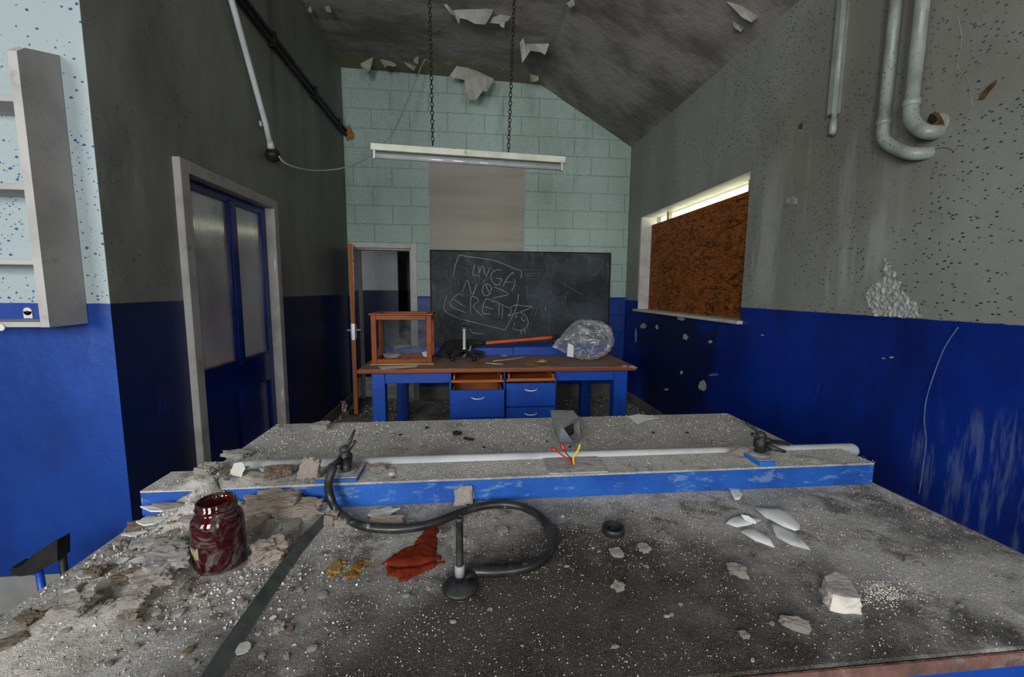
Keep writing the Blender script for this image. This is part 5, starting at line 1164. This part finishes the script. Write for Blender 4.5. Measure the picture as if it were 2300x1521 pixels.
# wall scars on the right wall (children of the wall)
def scar(px, mat, name, off=.003, X=XR):
    s = -1
    pts = [at(x_, y_, X=X) + Vector((s * off, 0, 0)) for x_, y_ in px]; struct(name, prism(pts, (off + .002, 0, 0)), mat, wall_right)
def blobpx(cx, cy, rx, ry, n=9, seed=0):
    rr = random.Random(seed); return [(cx + rx * rr.uniform(.55, 1.1) * math.cos(k * 2 * math.pi / n), cy + ry * rr.uniform(.55, 1.1) * math.sin(k * 2 * math.pi / n)) for k in range(n)]
for i, (cx, cy, rx, ry, mt) in enumerate(((1445, 733, 8, 7, 'bare_plaster'), (1476, 735, 4, 6, 'bare_plaster'), (1540, 757, 7, 8, 'bare_plaster'), (1596, 768, 5, 4, 'bare_plaster'), (1531, 837, 4, 5, 'bare_plaster'), (1578, 866, 9, 13, 'bare_plaster'), (1497, 875, 5, 3, 'bare_plaster'), (1428, 755, 3, 18, 'bare_plaster'), (1604, 842, 16, 4, 'pale_run'),
                                          (1799, 284, 6, 9, 'bare_brown'), (2112, 272, 24, 24, 'plaster_grey'), (2104, 272, 22, 20, 'bare_brown'), (2096, 268, 14, 13, 'charred'), (1778, 452, 16, 12, 'plaster_grey'), (1985, 805, 5, 2, 'bare_plaster'), (2003, 803, 6, 2.5, 'bare_plaster'), (1713, 753, 4, 2, 'bare_plaster'), (1530, 715, 9, 7, 'bare_plaster'))):
    scar(blobpx(cx, cy, rx, ry, 11, i), mt, 'bare_patch', .002 + .0006 * (i % 7))
scar([(2198, 226), (2204, 211), (2224, 190), (2240, 178), (2238, 190), (2223, 206), (2211, 223)], 'bare_brown', 'bare_patch')
run = spline([at(x_, y_, X=XR - .003) for x_, y_ in ((2152, 735), (2122, 780), (2098, 840), (2080, 900), (2076, 950), (2080, 990), (2073, 1050), (2064, 1110))], 5)
struct('paint_run', tube(run, .0028, 6), 'pale_run', wall_right)
for k, px in enumerate((((2150, 30), (2160, 90), (2150, 150), (2172, 175), (2185, 240)), ((2095, 335), (2125, 332), (2142, 340)))):
    struct('wall_crack', tube(spline([at(x_, y_, X=XR - .0005) for x_, y_ in px], 5), .0010, 5), 'plaster_grey' if k == 0 else 'charred', wall_right)
# blistered paint
bm = bmesh.new(); g = {}
outl = [(1990, 570), (2005, 600), (2020, 615), (2035, 660), (2062, 680), (2078, 715), (1970, 712), (1955, 690), (1940, 655), (1965, 640), (1985, 625)]
def inpoly(x_, y_):
    c_ = False
    for i in range(len(outl)):
        a, b_ = outl[i], outl[(i + 1) % len(outl)]
        if (a[1] > y_) != (b_[1] > y_) and x_ < (b_[0] - a[0]) * (y_ - a[1]) / (b_[1] - a[1]) + a[0]: c_ = not c_
    return c_
for i in range(71):
    for j in range(71):
        x_, y_ = 1936 + i * 2.05, 568 + j * 2.1
        if inpoly(x_ + 4 * nz((i, j, 0), .3), y_ + 4 * nz((i, j, 9), .3)):
            p = at(x_, y_, X=XR); h = .004 + .016 * abs(nz((p.y, p.z, 1), 42)) + .006 * nz((p.y, p.z, 3), 90); g[i, j] = bm.verts.new(p - Vector((h, 0, 0)))
for (i, j), v in list(g.items()):
    if (i + 1, j) in g and (i, j + 1) in g and (i + 1, j + 1) in g: bm.faces.new((v, g[i + 1, j], g[i + 1, j + 1], g[i, j + 1])).smooth = True
o = struct('blistered_paint', bm, 'blister', wall_right); o['kind'] = 'stuff'
# ------------------------------------------------------------------ peeling ceiling paint
g2 = lambda q: [(650 + a / 2.716, b_ / 2.716) for a, b_ in q]
PE = [g2([(995, 62), (1040, 58), (1140, 55), (1245, 52), (1235, 85), (1215, 120), (1195, 150), (1130, 145), (1085, 120), (1040, 110), (1035, 150), (1010, 100)]), g2([(940, 28), (962, 25), (1000, 65), (1010, 95), (985, 85)]),
      g2([(1220, 140), (1240, 105), (1290, 88), (1355, 95), (1335, 125), (1315, 135), (1310, 170), (1292, 165), (1296, 125), (1280, 145)]),
      g2([(1405, 262), (1428, 230), (1440, 268), (1500, 268), (1585, 265), (1575, 300), (1560, 335), (1530, 318), (1470, 310), (1450, 340), (1420, 385), (1422, 310)]),
      g2([(430, 390), (510, 348), (505, 390), (490, 430), (465, 455), (450, 430)]), g2([(550, 362), (610, 370), (655, 395), (640, 408), (605, 400), (580, 412)]), g2([(695, 375), (740, 395), (775, 400), (760, 432), (720, 405)]), g2([(755, 365), (788, 338), (785, 390), (765, 385)]),
      g2([(975, 465), (1020, 402), (1090, 415), (1140, 430), (1145, 455), (1200, 460), (1245, 480), (1235, 510), (1205, 560), (1180, 555), (1140, 610), (1110, 612), (1065, 590), (1075, 560), (1060, 510), (1070, 490), (1030, 470), (1000, 475)]),
      g2([(1465, 450), (1520, 465), (1520, 490), (1495, 500), (1470, 498)]), g2([(213, 42), (240, 33), (258, 75), (228, 72)]), g2([(110, 62), (128, 35), (138, 72), (122, 78)]), g2([(1690, 22), (1730, -6), (1742, 30), (1712, 48)]),
      [(1632, 4), (1665, 8), (1705, 20), (1712, 32), (1688, 50), (1668, 40), (1645, 18)], [(1645, 48), (1660, 55), (1672, 62), (1664, 72), (1650, 62)], g2([(60, -8), (900, -8), (930, 14), (820, 18), (600, 8), (300, 6)])[:0]]
for k, px in enumerate(PE):
    if not px: continue
    ti = min(range(len(px)), key=lambda i: px[i][1]); d = ray(*px[ti])
    t = 1.0
    for _ in range(60):          # march to the ceiling
        pth = CAM + d * t; t += (gz(pth.x) - .004 - pth.z) / max(.05, d.z - (gz(pth.x + .01) - gz(pth.x)) / .01 * d.x) * .9
    yy = min((CAM + d * t).y, YB - .12); y0 = min(p[1] for p in px); y1 = max(p[1] for p in px); pts = []
    for i, (x_, y_) in enumerate(px):
        f_ = (y_ - y0) / (y1 - y0); p = at(x_, y_, Y=yy - .10 * f_ ** 2 - .03 * math.sin(i * 1.7)); pts.append(p)
    me = prism(pts, (0, .004, .002)); o = struct('peeling_paint', me, 'peel_paint', ceiling)
# ------------------------------------------------------------------ shelf on the return wall
shx = -1.572
S = thing('wall_shelf', 'open grey-painted shelf unit fixed to the pale wall at the left', 'shelf', (-2.0, YF, 1.26))
bm = bmesh.new(); fy = YF - .165
pr = [(YF - .004, 2.305), (YF - .004, 1.27), (fy, 1.268), (fy, 2.235), (fy + .03, 2.262)]
obj('side_panel', prism([(shx - .022, a, b_) for a, b_ in pr], (.030, 0, 0)), 'shelf_paint', S)
for zz, th in ((2.075, .022), (1.77, .022), (1.50, .02)): obj('shelf_board', box(-2.45, shx - .022, fy + .02, YF - .004, zz, zz + th, .002), 'shelf_paint', S)
obj('bottom_board', box(-2.45, shx - .022, fy, YF - .004, 1.268, 1.288, .002), 'shelf_paint', S)
obj('side_panel', prism([(-2.48, a, b_) for a, b_ in pr], (.030, 0, 0)), 'shelf_paint', S)
q = at(62, 704, Y=YF - .004); bm = bmesh.new(); bx(bm, q.x - .016, q.x + .016, YF - .004, YF - .001, q.z - .02, q.z + .008); lathe_bm(bm, [(.016, 0), (.016, .003)], 14, M_=Matrix.Translation((q.x, YF - .001, q.z + .008)) @ Matrix.Rotation(math.pi / 2, 4, 'X')); obj('fixing_plate', bm, 'white_paint', S)
obj('screw', lathe([(.005, 0), (.004, .003)], 10), 'black_iron', S).matrix_parent_inverse = Matrix.Translation(-S.location) @ Matrix.Translation((q.x, YF - .0042, q.z + .006)) @ Matrix.Rotation(math.pi / 2, 4, 'X')
q = at(4, 736, Y=fy - .002); obj('fixing_plate', lathe([(.012, 0), (.012, .006)], 14), 'white_paint', S).matrix_parent_inverse = Matrix.Translation(-S.location) @ Matrix.Translation((q.x, fy, q.z)) @ Matrix.Rotation(math.pi / 2, 4, 'X')
# ------------------------------------------------------------------ chair by the return wall
yc_ = 1.60
sp_ = [at(x_, y_, Y=yc_) for x_, y_ in ((140, 1207), (112, 1222), (84, 1240), (74, 1252), (62, 1264), (48, 1268), (40, 1266))]
lo = [at(x_, y_, Y=yc_) for x_, y_ in ((34, 1274), (42, 1284), (60, 1287), (88, 1281), (115, 1268), (141, 1250))]
ch = thing('low_stool', 'low stool with curved black seat and blue tube legs against the pale wall at left', 'stool', Vector((sp_[3].x, yc_, 0)))
pts = sp_ + lo
obj('seat', prism([p - Vector((0, .02, 0)) for p in pts], (0, .05, 0)), 'black_iron', ch)
for x_, y_, y2 in ((84, 1280, yc_ + .005),):
    q = at(x_, y_, Y=yc_); obj('leg', tube([(q.x, y2, q.z + .004), (q.x + .012, y2, 0)], .0115, 10), 'blue_paint', ch)
for y2 in (yc_ + .01,):
    q = at(134, 1252, Y=yc_); obj('leg', tube([(q.x, y2, q.z + .02), (q.x, y2, 0)], .0115, 10), 'black_iron', ch)
# ------------------------------------------------------------------ floor bits
fl = P(768, 924, 0)
bm = bmesh.new(); bmesh.ops.create_icosphere(bm, subdivisions=4, radius=1)
for v in bm.verts:
    c_ = v.co.copy(); k = 1 + .35 * noise.noise(c_ * 2.2) + .22 * abs(noise.noise(c_ * 5)); v.co = Vector((c_.x * .055 * k, c_.y * .07 * k, max(0, c_.z * .075 * k + .045)))
for f in bm.faces: f.smooth = True
o = obj('crumpled_rag', bm, 'rag_pink'); o.location = (fl.x, fl.y, 0); tag(o, 'crumpled pink and white rag on the floor by the left skirting', 'rag')
q = P(793, 931, 0); o = obj('tin_can', tube([(q.x - .02, q.y - .03, .028), (q.x - .018, q.y - .027, .028), (q.x + .012, q.y + .03, .028), (q.x + .014, q.y + .033, .028)], [.022, .028, .028, .022], 14), 'rubber_dark'); tag(o, 'small dark tin lying on the floor in front of the open door', 'can')
q = P(740, 945, 0); small('plaster_chip', 'rock', 'plaster_pale', q.x, q.y, 0, .03, 'pale lump on the floor in the left corner behind the bench', None)
q = P(1361, 896, 0); o = obj('wood_block', box(q.x - .045, q.x + .045, q.y - .015, q.y + .015, 0, .03, .006), 'wood_bare'); tag(o, 'small brown wooden block on the floor under the right end of the desk', 'block')
def gf():
    x_, y_ = rg.uniform(XL + .03, XR - .03), rg.uniform(2.3, YB - .03); return (x_, y_, 0) if nz((x_, y_, 40), 3) > rg.uniform(-.8, .5) else None
crumbs('floor_rubble', 5000, gf, 'small plaster rubble strewn over the floor around the desk', 'plaster_pale', .002, .016)
def gf2():
    return (rg.uniform(-2.6, L0 - .1), rg.uniform(1.1, 1.85), 0)
crumbs('floor_rubble', 700, gf2, 'dark broken rubble on the floor at the left beside the bench', 'board_red', .006, .03)
